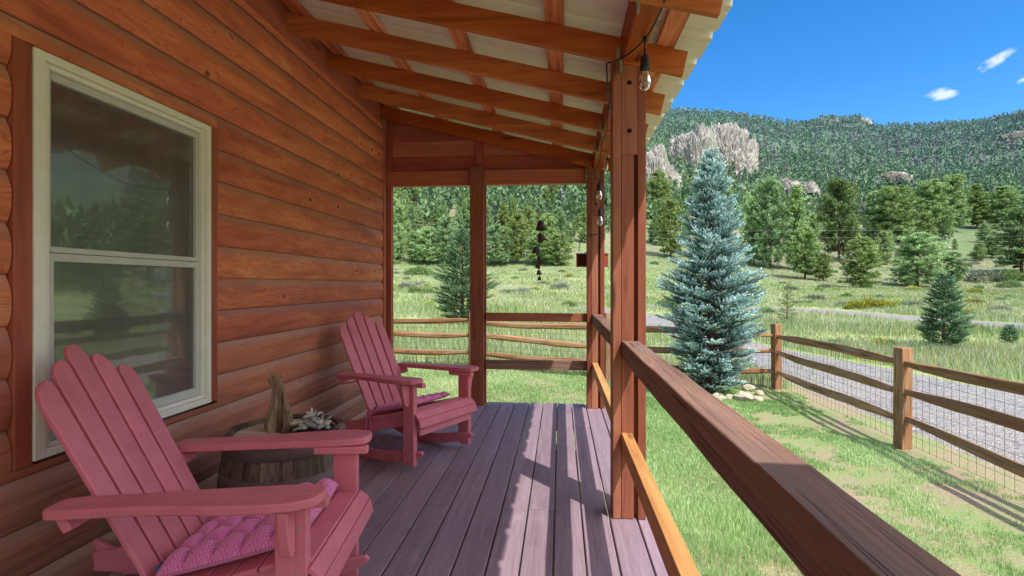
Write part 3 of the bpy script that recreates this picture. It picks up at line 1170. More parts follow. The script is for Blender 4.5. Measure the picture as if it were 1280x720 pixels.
# ------------------------------------------------------------------ railings
def railing(label, boards, name='porch_railing'):
    o = Vector(boards[0][1])
    r = thing(name, label, 'railing', o)
    for nm, p0, p1, w_, h_, mt, seg in boards:
        b = MB()
        if seg:
            p0, p1 = Vector(p0), Vector(p1)
            # one board split along its length so that its edges can be worn
            n = seg
            dirv = (p1 - p0)
            L = dirv.length
            x = dirv.normalized()
            y = Vector((0, 0, 1)).cross(x).normalized()
            z = x.cross(y)
            off = [random.uniform(0, 40) for _ in range(3)]
            vs, gs, fs = [], [], []
            for i in range(n + 1):
                s = L * i / n
                for cy, cz in ((-1, -1), (1, -1), (1, 1), (-1, 1)):
                    jit = Vector((0, 0, 0))
                    a = cy * (w_ / 2) + .004 * noise.noise(Vector((s * 3, cy * 7, cz * 3 + off[0])))
                    c = cz * (h_ / 2) + .004 * noise.noise(Vector((s * 3, cy * 5 + 9, cz * 4 + off[1])))
                    vs.append(p0 + x * s + y * a + z * c)
                    gs.append((s + off[0], a + off[1], c + off[2]))
            for i in range(n):
                for j in range(4):
                    fs.append((i * 4 + j, (i + 1) * 4 + j, (i + 1) * 4 + (j + 1) % 4, i * 4 + (j + 1) % 4))
            fs.append((0, 1, 2, 3))
            fs.append((n * 4 + 3, n * 4 + 2, n * 4 + 1, n * 4))
            b.add(vs, fs, gs)
        else:
            b.beam(p0, p1, w_, h_, (0, 0, 1))
        b.build(nm, mt, r, o, bevel=.0035 if seg else .003)
    return r


railing('heavy weathered brown handrail with a golden lower rail in the right foreground',
        [('top_rail', (.358, 2.783, .885), (.358, .245, .885), .088, .090, M['rail'], 60),
         ('lower_rail', (.342, 2.783, .408), (.342, .245, .408), .054, .090, M['newrail'], 0)])
railing('short brown handrail with a golden lower rail between the two right posts',
        [('top_rail', (.352, 5.248, .885), (.352, 2.930, .885), .088, .090, M['rail'], 40),
         ('lower_rail', (.338, 5.248, .408), (.338, 2.930, .408), .054, .090, M['newrail'], 0)])
railing('two plain brown rails across the far end of the deck right of the middle post',
        [('top_rail', (-.754, 5.33, .895), (.260, 5.33, .890), .040, .085, M['post'], 0),
         ('lower_rail', (-.754, 5.33, .410), (.260, 5.33, .410), .040, .092, M['rail'], 0)])

# ------------------------------------------------------------------ rocking chairs
def mul(*ms):
    r = Matrix.Identity(4)
    for m_ in ms:
        r = r @ m_
    return r


SEATX = [(.452, .315), (.438, .352), (.395, .382), (.315, .384), (.235, .366), (.155, .346), (.075, .326), (-.005, .306), (-.085, .287)]


def seat_z(x):
    return .384 + (x - .315) * .25


def make_chair(label, loc, rz_):
    t_ = thing('rocking_chair', label, 'rocking chair', loc, rz_, 'red adirondack rocking chairs')
    ch = M['chair']
    bev = .004
    # back slats, fanned, each with a rounded top
    D = Vector((-.37, 0, .675)).normalized()
    N = Vector((D.z, 0, -D.x))
    B0 = Vector((-.135, 0, .325))
    for i, S in zip(range(-2, 3), (.695, .755, .785, .755, .695)):
        b = MB()
        yb, yt = i * .083, i * .094
        hb, ht = .0355, .0402
        poly = [(-.14, -hb), (-.14, hb)]
        ps = []
        for v in [-1, -.97, -.88, -.7, -.4, 0, .4, .7, .88, .97, 1]:
            sgn = -1 if i < 0 else (1 if i > 0 else 0)
            drop = .045 * abs(v) ** 3.5 + .022 * (1 + v * sgn) * (1 if sgn else 0)
            ps.append((S - drop, v))
        poly = [(-.14, -1), (-.14, 1)] + [(s_, v) for s_, v in ps[::-1]]

        def fn(a, v, tt, yb=yb, yt=yt, S=S):
            u = max(0, a) / S
            yy = yb + (yt - yb) * u + v * (hb + (ht - hb) * u)
            bow = -.0 * yy * yy
            p = B0 + D * a + N * (tt + bow)
            return (p.x, yy, p.z)
        b.prism(poly, -.019, 0, fn)
        b.build('back_slat', ch, t_, bevel=.0045)
    # cross bars behind the back
    for s_, hw in ((.26, .325), (.56, .19)):
        p = B0 + D * s_ - N * .036
        b = MB()
        Mx = Matrix.Identity(4)
        Mx.translation = p
        b.prism([(-hw, -.032), (hw, -.032), (hw, .032), (-hw, .032)], -.014, .014, lambda a, c, tt, p=p: tuple(p + Vector((0, a, 0)) + D * c + N * tt))
        b.build('back_brace', ch, t_, bevel=bev)
    # arms
    for sd in (-1, 1):
        b = MB()
        pl = [(-.335, -.035), (-.325, -.055), (-.30, -.064), (-.1, -.060), (.02, -.066), (.15, -.085), (.30, -.092), (.38, -.086), (.43, -.062), (.447, -.025),
              (.447, .02), (.435, .045), (.40, .060), (.30, .064), (.1, .060), (-.1, .052), (-.27, .048), (-.32, .040), (-.335, .02)]
        b.prism(pl, -.028, 0, lambda a, c, tt, sd=sd: (a, sd * (.295 - c), .608 + (a - .445) * .035 + tt))
        b.build('arm', ch, t_, bevel=.005)
        for bx, by in ((.33, .30), (.385, .285), (-.26, .30), (-.24, .275)):
            b = MB()
            b.lathe([(.0, 0), (.005, 0), (.005, .0012), (.0, .0016)], 8, (bx, sd * by, .608 + (bx - .445) * .035 - .0004))
            b.build('screw_head', M['bolt'], t_)
        b = MB()   # cleat under the arm
        b.box(.235, .445, sd * .255 - .018, sd * .255 + .018, .545, .574)
        b.build('arm_cleat', ch, t_, bevel=.003)
        b = MB()
        b.box(.302, .398, sd * .287 - .018, sd * .287 + .018, .035, .573)
        lg = b.build('front_leg', ch, t_, bevel=bev)
        for bx, bz in ((.33, .07), (.37, .055), (.325, .33), (.37, .36), (.325, .43), (.375, .50)):
            b = MB()
            b.lathe([(.0, 0), (.006, 0), (.006, .003), (.0, .004)], 8, (bx, sd * .3052, bz), axis=(0, sd, 0))
            b.build('bolt_head', M['bolt'], lg)
        b = MB()   # bracket outside the leg under the arm
        pl = [(.307, .573), (.366, .573), (.366, .545), (.345, .45), (.325, .43), (.307, .43)]
        b.prism([(.306, .572), (.372, .572), (.370, .53), (.352, .455), (.340, .432), (.322, .425), (.306, .428)], .335, .365,
                lambda a, c, tt, sd=sd: (tt, sd * a, c))
        b.build('arm_bracket', ch, t_, bevel=.003)
        # rocker
        b = MB()
        R, zc = 1.15, 1.15
        pts = []
        for k in range(22):
            xx = -.66 + k * (1.10 / 21)
            pts.append((xx, zc - math.sqrt(R * R - (xx + .03) ** 2)))
        top = []
        for k in range(22):
            xx = -.655 + k * (1.09 / 21)
            hgt = .075 if -.55 < xx < .33 else (.055 if xx < 0 else .062 - .25 * (xx - .33))
            top.append((xx, zc - math.sqrt(R * R - (xx + .03) ** 2) + hgt))
        poly = pts + [(.452, pts[-1][1] + .02)] + top[::-1]
        b.prism(poly, sd * .262 - .018 + (.0), sd * .262 + .006, lambda a, c, tt: (a, tt, c))
        b.build('rocker', ch, t_, bevel=.004)
        # side rail carrying the seat, sloping back to the rear tip
        poly = [(.446, .31), (.432, .338), (.385, .366), (.30, .366), (.1, .315), (-.1, .266), (-.35, .215), (-.55, .185), (-.62, .175), (-.655, .15), (-.655, .125), (-.62, .105),
                (-.45, .095), (-.3, .11), (-.15, .15), (.0, .2), (.2, .255), (.42, .27), (.446, .285)]
        b = MB()
        b.prism(poly, sd * .238 - .012, sd * .238 + .012, lambda a, c, tt: (a, tt, c))
        b.build('side_rail', ch, t_, bevel=.003)
        # rear strut between side rail and rocker
        b = MB()
        b.box(-.50, -.43, sd * .238 - .011, sd * .238 + .011, .09, .15)
        b.build('rear_strut', ch, t_)
    # seat slats
    pr = [(.449, .318, 1.35), (.436, .357, .55), (.375, .384, .0)]
    b = MB()
    Ls = [((.458, .292), (.446, .345)), ((.443, .350), (.405, .381)), ((.399, .386), (.322, .387))]
    for i in range(6):
        xa = .314 - i * .082
        Ls.append(((xa, seat_z(xa)), (xa - .074, seat_z(xa - .074))))
    for (xa, za), (xb, zb) in Ls:
        d_ = Vector((xb - xa, 0, zb - za))
        n_ = Vector((d_.z, 0, -d_.x)).normalized()
        if n_.z < 0:
            n_ = -n_
        if abs(n_.z) < .3 and n_.x < 0:
            n_ = -n_
        b = MB()
        poly = [(-.272, 0), (.272, 0), (.272, 1), (-.272, 1)]
        wide = .272 if xa > .40 else (.268 if xa > .42 or xa < .29 else .266)
        hwid = .30 if xa > .41 else .266
        b.prism([(-hwid, 0), (hwid, 0), (hwid, 1), (-hwid, 1)], -.018, 0, lambda a, c, tt: (xa + d_.x * c + n_.x * tt, a, za + d_.z * c + n_.z * tt))
        b.build('seat_slat', ch, t_, bevel=.003)
    b = MB()
    b.box(.404, .425, -.268, .268, .232, .292)
    b.build('front_apron', ch, t_, bevel=.003)
    return t_


CH1 = ((-1.18, 1.752, 0.0), math.radians(7.3))
CH2 = ((-1.157, 3.813, 0.0), math.radians(-28.2))
c1 = make_chair('red adirondack rocking chair in the left foreground, below the window', *CH1)
c2 = copy_tree(c1)
c2.location, c2.rotation_euler = CH2[0], (0, 0, CH2[1])
c2['label'] = 'red adirondack rocking chair farther along the deck, right of the barrel'


def make_cushion(label, chloc, rz_, x0, x1, th, name='seat_cushion'):
    b = MB()
    nx, ny = 60, 60
    hw = .238
    vs, gs, fs = [], [], []

    def topz(u, v):
        e = max(0, 1 - abs(u) ** 9) ** .5 * max(0, 1 - abs(v) ** 9) ** .5
        dim = (abs(math.sin((u + 1) * pi * 2.5)) * abs(math.sin((v + 1) * pi * 2.5))) ** .45
        return e * (.3 + .7 * dim)
    for side in (1, 0):
        for i in range(nx + 1):
            for j in range(ny + 1):
                u, v = -1 + 2 * i / nx, -1 + 2 * j / ny
                sq = 1 - .035 * (u * u * v * v)
                x_ = (x0 + x1) / 2 + u * (x1 - x0) / 2 * sq
                y_ = v * hw * sq
                base = seat_z(x_) + .012
                e = topz(u, v)
                z_ = base + th * (.35 + .65 * e) if side else base + th * .33 * (1 - max(0, 1 - abs(u) ** 6) ** .5 * max(0, 1 - abs(v) ** 6) ** .5)
                if side and (i in (0, nx) or j in (0, ny)):
                    z_ = base + th * .34
                vs.append((x_, y_, z_))
                gs.append((x_, y_, z_))
    st = (nx + 1) * (ny + 1)
    for i in range(nx):
        for j in range(ny):
            o = i * (ny + 1) + j
            fs.append((o, o + ny + 1, o + ny + 2, o + 1))
            fs.append((st + o, st + o + 1, st + o + ny + 2, st + o + ny + 1))
    b.add(vs, fs, gs)
    e_ = thing(name, label, 'cushion', (chloc[0], chloc[1], 0), rz_, 'pink tufted seat cushions')
    b.build('pad', M['cushion'], e_, smooth=True)
    for sd in (-1, 1):
        b = MB()
        p = [(x0 + .03, sd * .24, seat_z(x0) + .03), (x0 - .01, sd * .256, seat_z(x0) + .02), (x0 - .015, sd * .262, seat_z(x0) - .06), (x0 - .005, sd * .263, seat_z(x0) - .15)]
        b.tube(p, [.006, .006, .005, .006], 6)
        p = [(x0 + .01, sd * .25, seat_z(x0) + .02), (x0 + .03, sd * .262, seat_z(x0) - .02), (x0 + .05, sd * .266, seat_z(x0) - .12)]
        b.tube(p, [.006, .005, .006], 6)
        b.build('tie_ribbon', M['cushion'], e_)
    b = MB()
    b.box(x0 - .004, x0 + .014, .02 - .22, .055 - .22, seat_z(x0) + .035, seat_z(x0) + .058)
    b.build('care_label', paint('blue_label', rgb(50, 110, 160), .6), e_)
    return e_


make_cushion('magenta tufted cushion with a diamond weave on the foreground rocking chair', CH1[0], CH1[1], -.10, .345, .085)
make_cushion('pink seat cushion on the farther rocking chair beyond the barrel', CH2[0], CH2[1], -.09, .27, .055)

# ------------------------------------------------------------------ half barrel with driftwood
BX, BY, BH = -1.325, 2.46, .527
bar = thing('half_barrel', 'old oak half barrel with rusty hoops standing upside down as a table', 'barrel', (BX, BY, 0))
BO = (BX, BY, 0)


def brad(z):
    tt = z / BH
    return .315 - .052 * tt ** 1.8


b = MB()
nst = 26
angs = [0]
for i in range(nst):
    angs.append(angs[-1] + random.uniform(.7, 1.35))
sc_ = 2 * pi / angs[-1]
angs = [a * sc_ for a in angs]
for a0, a1 in zip(angs, angs[1:]):
    vs, gs, fs = [], [], []
    zs = [0, .09, .18, .27, .36, .45, BH]
    am = 4
    off = random.uniform(0, 40)
    jr = random.uniform(-.0015, .0015)
    for z in zs:
        for k in range(am + 1):
            a = a0 + .002 + (a1 - a0 - .004) * k / am
            r = brad(z) + jr
            vs.append((BX + r * math.cos(a), BY + r * math.sin(a), z + .001))
            gs.append((z + off, a * .3 + off, r))
    for z in zs[::-1]:
        for k in range(am + 1):
            a = a0 + .002 + (a1 - a0 - .004) * k / am
            r = brad(z) - .026
            vs.append((BX + r * math.cos(a), BY + r * math.sin(a), z + .001))
            gs.append((z + off, a * .3 + off, r))
    rows = 2 * len(zs)
    for i in range(rows - 1):
        for k in range(am):
            o = i * (am + 1) + k
            fs.append((o, o + 1, o + am + 2, o + am + 1))
    for i in range(len(zs) - 1):
        o = i * (am + 1)
        o2 = (rows - 1 - i) * (am + 1)
        fs.append((o, o + am + 1, o2 - (am + 1), o2))
        fs.append((o + am, o2 + am, o2 - (am + 1) + am, o + am + 1 + am))
    b.add(vs, fs, gs)
b.build('staves', M['stave'], bar, BO)
for z0, z1 in ((.445, .513), (.305, .365), (.10, .14)):
    b = MB()
    b.lathe([(brad(z0) + .001, z0), (brad(z0) + .0045, z0 + .001), (brad(z1) + .0045, z1 - .001), (brad(z1) + .001, z1)], 64, (BX, BY, 0), cap=False)
    b.build('hoop', M['hoop'], bar, BO, smooth=True)
b = MB()
for i in range(5):
    y0, y1 = -.236 + i * .0944, -.236 + (i + 1) * .0944 - .002
    n = 8
    R = .238
    pl = []
    for k in range(n + 1):
        yy = y0 + (y1 - y0) * k / n
        pl.append((math.sqrt(max(0, R * R - yy * yy)), yy))
    pl += [(-x_, y_) for x_, y_ in pl[::-1]]
    b.prism(pl, BH - .045, BH - .02, lambda a, c, tt: (BX + a, BY + c, tt))
b.build('barrel_head', M['head'], bar, BO)
TOPZ = BH - .02
# driftwood chunk
SX, SY = -1.375, 2.46
n = 36
b = MB()
lev = [.94 * q for q in (0, .02, .04, .06, .08, .10, .12, .14, .16, .18, .20, .22, .24, .26, .275)]
vs, gs, fs = [], [], []
for i, z in enumerate(lev):
    tt = z / .275
    for k in range(n):
        a = 2 * pi * k / n
        r = .056 * (1 - .5 * tt) * (1 + .55 * noise.noise(Vector((math.cos(a) * 1.6, math.sin(a) * 1.6, z * 9))))
        r *= 1 + .2 * math.cos(3 * a + z * 6) * (1 - .3 * tt) + .13 * math.cos(7 * a - z * 11) + .12 * noise.noise(Vector((math.cos(a) * 4, math.sin(a) * 4, z * 22)))
        r *= 1 - .30 * (1 - min(1, abs(noise.noise(Vector((math.cos(a) * 3.2 + 5, math.sin(a) * 3.2, z * 4)))) * 7))
        cxo = .018 * math.sin(z * 9) - .02 * tt
        vs.append((SX + cxo + r * math.cos(a) * .9, SY + r * math.sin(a) * .7, TOPZ + z + (.05 * noise.noise(Vector((math.cos(a) * 3, math.sin(a) * 3, 1))) * max(0, (i - len(lev) + 5) / 4))))
        gs.append((z, a * .05, r))
for i in range(len(lev) - 1):
    for k in range(n):
        fs.append((i * n + k, i * n + (k + 1) % n, (i + 1) * n + (k + 1) % n, (i + 1) * n + k))
fs.append(tuple((len(lev) - 1) * n + k for k in range(n)))
b.add(vs, fs, gs)
dw = b.build('driftwood_stump', M['drift'], smooth=False, origin=(SX, SY, TOPZ))
tag(dw, 'upright weathered driftwood stump standing on the barrel top', 'driftwood')
b = MB()
pts = [(SX + .045, SY - .02, TOPZ + .001), (SX + .065, SY - .025, TOPZ + .05), (SX + .062, SY - .02, TOPZ + .10), (SX + .04, SY - .01, TOPZ + .15)]
b.tube(pts, [.03, .026, .02, .008], 9, wob=.25)
d2 = b.build('driftwood_slab', M['drift'], smooth=True, origin=(SX + .05, SY, TOPZ))
tag(d2, 'broken brown driftwood slab leaning on the taller driftwood stump', 'driftwood')
# shallow dark bowl with sticks and pebbles
QX, QY = -1.20, 2.47
b = MB()
b.lathe([(.0, TOPZ + .001), (.075, TOPZ + .001), (.100, TOPZ + .018), (.104, TOPZ + .019), (.106, TOPZ + .015), (.08, TOPZ), (0, TOPZ)], 28, (QX, QY, 0), cap=False)
bw = b.build('shallow_bowl', M['black'], smooth=True, origin=(QX, QY, TOPZ))
tag(bw, 'shallow black bowl of sticks and pebbles at the right of the barrel top', 'bowl')
rs_ = random.Random(5)
for i in range(22):
    a = rs_.uniform(0, 2 * pi)
    r = rs_.uniform(.0, .075)
    L = rs_.uniform(.06, .13)
    p = Vector((QX + r * math.cos(a), QY + r * math.sin(a), TOPZ + .03 + rs_.uniform(0, .06) * (1 - r / .09)))
    dv = Vector((rs_.uniform(-1, 1), rs_.uniform(-1, 1), rs_.uniform(-.1, .75))).normalized()
    b = MB()
    q = [p - dv * L / 2, p - dv * L * .15 + Vector((0, 0, .004)), p + dv * L * .2, p + dv * L / 2 + Vector((0, 0, .004))]
    rr = rs_.uniform(.004, .011)
    b.tube(q, [rr, rr * 1.1, rr, rr * .7], 7, wob=.12)
    st_ = b.build('bleached_stick', M['stick'], smooth=True, origin=p)
    tag(st_, 'short bleached stick in the pile in the black bowl on the barrel', 'stick', 'bleached sticks in the bowl')


def blob(b, c, rx, ry, rz_, seed, amp=.25, nu=14, nv=9, mi=0, freq=1.6):
    vs, fs = [], []
    for i in range(nv + 1):
        ph = pi * i / nv
        for k in range(nu):
            a = 2 * pi * k / nu
            d_ = Vector((math.sin(ph) * math.cos(a), math.sin(ph) * math.sin(a), math.cos(ph)))
            f_ = 1 + amp * noise.noise(d_ * freq + Vector((seed, seed * .7, 0))) + amp * .5 * noise.noise(d_ * freq * 2.3 + Vector((seed, 0, 9)))
            vs.append((c[0] + d_.x * rx * f_, c[1] + d_.y * ry * f_, c[2] + d_.z * rz_ * f_))
    for i in range(nv):
        for k in range(nu):
            fs.append((i * nu + k, (i + 1) * nu + k, (i + 1) * nu + (k + 1) % nu, i * nu + (k + 1) % nu))
    b.add(vs, fs, None, None, mi)


for i in range(6):
    a = rs_.uniform(0, 2 * pi)
    r = rs_.uniform(.02, .08)
    b = MB()
    c = (QX + r * math.cos(a), QY + r * math.sin(a), TOPZ + .035 + rs_.uniform(0, .02))
    blob(b, c, .017, .014, .013, i * 3.3)
    st_ = b.build('pebble', M['stick'], smooth=True, origin=c)
    tag(st_, 'small pale pebble among the sticks in the black bowl', 'pebble', 'pale pebbles in the bowl')

# ------------------------------------------------------------------ string lights
SO = (.40, 2.74, 2.3)
sl = thing('string_light', 'black cord of clear globe bulbs strung along the eave beam and posts', 'string light', SO)


def pxd(px, py, d):
    a = (px - CX) / FPX * d
    return Vector((a * CT - d * ST, a * ST + d * CT, EYE + (YH - py) / FPX * d))


def sag(p, q, s_, n=8):
    p, q = Vector(p), Vector(q)
    return [p.lerp(q, i / n) - Vector((0, 0, s_ * 4 * (i / n) * (1 - i / n))) for i in range(n + 1)]


J1 = pxd(806, 49, 2.43)
A0 = pxd(828, 8, 2.15)
TI = pxd(758, 79, 2.68)
TI2 = pxd(757, 118, 3.30)
B2 = pxd(757, 196, 5.05)
B3 = pxd(749, 226, 5.14)
B4 = pxd(746, 258, 5.14)
b = MB()
r_ = .0042
b.tube(sag((.36, 1.0, 2.36), A0, .05), r_, 6)
b.tube(sag(A0, J1, .012), r_, 6)
b.tube(sag(J1, TI, .022), r_, 6)
b.tube(sag(TI, (.30, 3.28, 2.36), .05), r_, 6)
b.tube(sag((.30, 3.28, 2.36), (.315, 4.0, 2.33), .10), r_, 6)
b.tube(sag((.315, 4.0, 2.33), (.31, 5.16, 2.22), .12), r_, 6)
b.tube(sag(pxd(740, 205, 5.14), B3, .03), r_, 6)
b.tube([B3, pxd(746, 236, 5.15), pxd(742, 248, 5.14), B4], r_, 6)
b.tube([B4, pxd(737, 268, 5.14), pxd(735, 285, 5.15)], r_, 6)
b.build('cord', M['black'], sl, SO, smooth=True)


def bulb(top, s=1.0):
    top = Vector(top)
    b = MB()
    b.tube([top, top - Vector((0, 0, .03 * s))], .006 * s, 8)
    b.lathe([(.0, 0), (.010, 0), (.020, -.012), (.021, -.045), (.024, -.05), (.024, -.066), (.019, -.07), (0, -.07)], 16, top - Vector((0, 0, .028 * s)), cap=False)
    sk = b.build('socket', M['black'], sl, SO, smooth='auto')
    b = MB()
    c = top - Vector((0, 0, .098 * s))
    b.lathe([(.013, 0), (.016, -.008), (.024, -.03), (.028, -.052), (.027, -.068), (.020, -.084), (.010, -.092), (.0005, -.0945)], 20, c, cap=False)
    b.build('bulb', M['bulb'], sl, SO, smooth=True)
    b = MB()
    b.lathe([(.0135, .004), (.0135, -.006)], 14, c, cap=True)
    b.tube([c - Vector((0, 0, .006)), c - Vector((0, 0, .04))], .0025, 6)
    b.tube([c + Vector((-.006, 0, -.04)), c + Vector((.006, 0, -.036))], .0015, 5)
    b.build('filament_mount', M['brass'], sl, SO)


bulb(J1 - Vector((0, 0, .045)))
b = MB()
b.tube([J1, J1 - Vector((0, 0, .05))], .004, 6)
blob(b, J1, .012, .01, .016, 1.2)
b.build('cord_joint', M['black'], sl, SO, smooth=True)
bulb(B2 + Vector((0, .0, .06)))
bulb(B3 + Vector((0, -.02, .0)))
bulb(B4 + Vector((.03, -.02, -.0)))

# ------------------------------------------------------------------ wind chime
WO = Vector((-.222, 5.36, 2.243))
wc = thing('wind_chime', 'string of small rusty bells hanging from the far end beam', 'wind chime', WO)
b = MB()
b.tube([WO, WO + Vector((.022, 0, -.03)), WO + Vector((.022, 0, -.08)), WO + Vector((-.012, 0, -.125)), WO + Vector((-.018, 0, -.155)), WO + Vector((0, 0, -.17))], .0022, 5)
b.tube([WO + Vector((0, 0, -.17)), WO + Vector((.004, 0, -.6)), WO + Vector((.01, 0, -.98))], .0022, 5)
b.build('cord', M['black'], wc, WO)
b = MB()
blob(b, WO + Vector((0, 0, -.28)), .014, .014, .02, 2)
b.build('bead', M['brass'], wc, WO, smooth=True)
for dx, z, s in ((.022, .40, 1.55), (.005, .53, 1.45), (-.02, .66, 1.25), (.0, .76, 1.05), (.008, .835, .9), (0, .90, .8), (.012, .965, .65)):
    b = MB()
    c = WO + Vector((dx, 0, -z + .03))
    ax = Vector((random.uniform(-.5, .5), random.uniform(-.3, .3), 1)).normalized()
    prf = [(.0, .0), (.012, -.004), (.022, -.018), (.026, -.04), (.034, -.062), (.031, -.062), (.022, -.04), (.016, -.015), (0, -.008)]
    b.lathe([(r * s, zz * s) for r, zz in prf], 14, c, cap=False, axis=ax)
    b.build('bell', M['bell'], wc, WO, smooth=True)

# ------------------------------------------------------------------ bird feeder behind the corner post
FO = Vector((.33, 5.50, 1.47))
bf = thing('bird_feeder', 'small red brown wooden bird feeder hung behind the far corner post', 'bird feeder', FO)
b = MB()
x0, x1 = .165, .485
b.box(x0, x1, 5.43, 5.57, 1.405, 1.42)
b.box(x0, x0 + .015, 5.43, 5.57, 1.42, 1.53)
b.box(x1 - .10, x1, 5.43, 5.57, 1.42, 1.53)
b.box(x0 + .015, x1 - .10, 5.55, 5.57, 1.42, 1.53)
b.build('tray', M['feeder'], bf, FO, bevel=.003)
b = MB()
b.prism([(5.42, 1.531), (5.58, 1.531), (5.50, 1.548)], x0 - .004, x1 + .004, lambda a, c, tt: (tt, a, c))
b.build('feeder_roof', M['feeder'], bf, FO, bevel=.003)
b = MB()
b.tube([(.24, 5.235, 1.70), (.34, 5.225, 1.715), (.43, 5.26, 1.72), (.45, 5.42, 1.74)], .004, 6)
b.tube([(.24, 5.235, 1.70), (.20, 5.36, 1.66), (.19, 5.5, 1.56)], .004, 6)
b.tube([(.45, 5.42, 1.74), (.44, 5.5, 1.56)], .003, 6)
b.build('hanger_wire', M['black'], bf, FO)

# ------------------------------------------------------------------ split rail fences
WIRE = paint('galvanised_wire', rgb(84, 82, 80), .6, .1, .4, 0)


def split_rail(b, p, q, w_=.115, h_=.07, sg=.02):
    p, q = Vector(p), Vector(q)
    n = 9
    pts = []
    ph = random.uniform(0, 6)
    for i in range(n + 1):
        s = i / n
        pts.append(p.lerp(q, s) + Vector((random.uniform(-.01, .01), random.uniform(-.01, .01), -sg * 4 * s * (1 - s) + .018 * math.sin(ph + s * 5))))
    x = (q - p).normalized()
    y = Vector((0, 0, 1)).cross(x).normalized()
    vs, gs, fs = [], [], []
    off = random.uniform(0, 40)
    tw = random.uniform(-.4, .4)
    base = [(-.5, -.3), (.1, -.5), (.5, -.15), (.35, .4), (-.3, .5)]
    for i, c in enumerate(pts):
        k_ = .55 + .45 * min(1, 5 * min(i / n, 1 - i / n))
        for a, d_ in base:
            ca, sa = math.cos(tw), math.sin(tw)
            u, v = a * ca - d_ * sa, a * sa + d_ * ca
            pt = c + y * u * h_ * random.uniform(.92, 1.08) + Vector((0, 0, 1)) * v * w_ * k_ * random.uniform(.94, 1.06)
            vs.append(pt)
            gs.append((i * .35 + off, u * .1 + off, v * .1))
    m = 5
    for i in range(n):
        for j in range(m):
            fs.append((i * m + j, (i + 1) * m + j, (i + 1) * m + (j + 1) % m, i * m + (j + 1) % m))
    fs.append(tuple(range(m)))
    fs.append(tuple(n * m + j for j in range(m))[::-1])
    b.add(vs, fs, gs)


def fence(label, pts, wire=True, skip_first_post=False, tops=None, rh=(.94, .63, .31)):
    o = Vector((pts[0][0], pts[0][1], terrain(*pts[0])))
    f = thing('split_rail_fence', label, 'fence', o)
    P = [Vector((x_, y_, terrain(x_, y_))) for x_, y_ in pts]
    for i, p in enumerate(P):
        if i == 0 and skip_first_post:
            continue
        b = MB()
        h = (tops[i] if tops else 1.11)
        an = math.radians(random.uniform(8, 24))
        Mx = Matrix.Translation(p) @ Matrix.Rotation(an, 4, 'Z') @ Matrix.Rotation(random.uniform(-.012, .012), 4, 'X')
        s = .067
        prof = [(-s, -s), (s, -s * .9), (s * .95, s), (-s * .9, s * .95)]
        vs, gs, fs = [], [], []
        off = random.uniform(0, 40)
        zs = [-.15, .2, .5, .8, h - .012, h]
        for z in zs:
            for a, c in prof:
                k_ = .93 if z == h else 1
                jt = .004 * noise.noise(Vector((a * 50, c * 50, z * 3 + i)))
                vs.append(Mx @ Vector((a * k_ + jt, c * k_ - jt, z)))
                gs.append((z + off, a + off, c))
        for k in range(len(zs) - 1):
            for j in range(4):
                fs.append((k * 4 + j, k * 4 + (j + 1) % 4, (k + 1) * 4 + (j + 1) % 4, (k + 1) * 4 + j))
        fs.append((20, 21, 22, 23))
        b.add(vs, fs, gs)
        b.build('post', M['fence'], f, o, bevel=.006)
    for i in range(len(P) - 1):
        p, q = P[i], P[i + 1]
        d_ = (q - p).normalized()
        for h in rh:
            b = MB()
            z0, z1 = h + random.uniform(-.025, .025), h + random.uniform(-.03, .03)
            split_rail(b, p + Vector((0, 0, z0)) + d_ * .03, q + Vector((0, 0, z1)) - d_ * .03)
            b.build('rail', M['fence'], f, o, smooth=False, bevel=.008)
        if wire:
            b = MB()
            L = (q - p).length
            sd = Vector((-d_.y, d_.x, 0)) * .075
            if sd.x < 0:
                sd = -sd
            nw = int(L / .10)
            for k in range(nw + 1):
                u = k / nw
                a = p.lerp(q, u) + sd
                wob = .006 * noise.noise(Vector((k * .7, i, 0)))
                b.tube([a + Vector((wob, 0, .03)), a + Vector((0, wob, .9))], .0019, 4, cap=False)
            for k in range(9):
                z = .04 + k * .105
                b.tube([p.lerp(q, u / 6) + sd + Vector((0, 0, z + .004 * noise.noise(Vector((u, k, i))))) for u in range(7)], .0017, 4, cap=False)
            b.build('wire_mesh', WIRE, f, o)
    return f


fence('split rail fence with wire mesh along the gravel drive at the right', [(3.70, 9.46), (3.756, 6.19), (3.81, 2.93), (3.86, -.3)], True, False, [1.12, 1.11, 1.1, 1.1])
fence('split rail fence across the back of the lawn, behind the blue spruce', [(3.70, 9.46), (.86, 9.62), (-1.77, 10.5), (-4.7, 10.85), (-7.6, 11.2)], True, True, [1.12, 1.22, 1.1, 1.1, 1.1])


# ------------------------------------------------------------------ vegetation generators
def tris_from(C, D1, L, W, rng, up=None):
    """thin triangles: base centre C, direction D1 (unit), length L, half width W"""
    n = len(C)
    a = rng.normal(size=(n, 3))
    s = np.cross(D1, a)
    s /= np.linalg.norm(s, axis=1)[:, None] + 1e-9
    V = np.empty((n, 3, 3))
    V[:, 0] = C - s * W[:, None]
    V[:, 1] = C + s * W[:, None]
    V[:, 2] = C + D1 * L[:, None]
    return V.reshape(-1, 3), np.arange(3 * n).reshape(-1, 3)


def unit(v):
    return v / (np.linalg.norm(v, axis=-1)[..., None] + 1e-9)


SPRUCE_PROF = [(0, .42), (.03, .5), (.12, .66), (.24, .86), (.36, .97), (.42, .9), (.535, .72), (.66, .54), (.775, .40), (.88, .25), (.95, .12), (1, .04)]


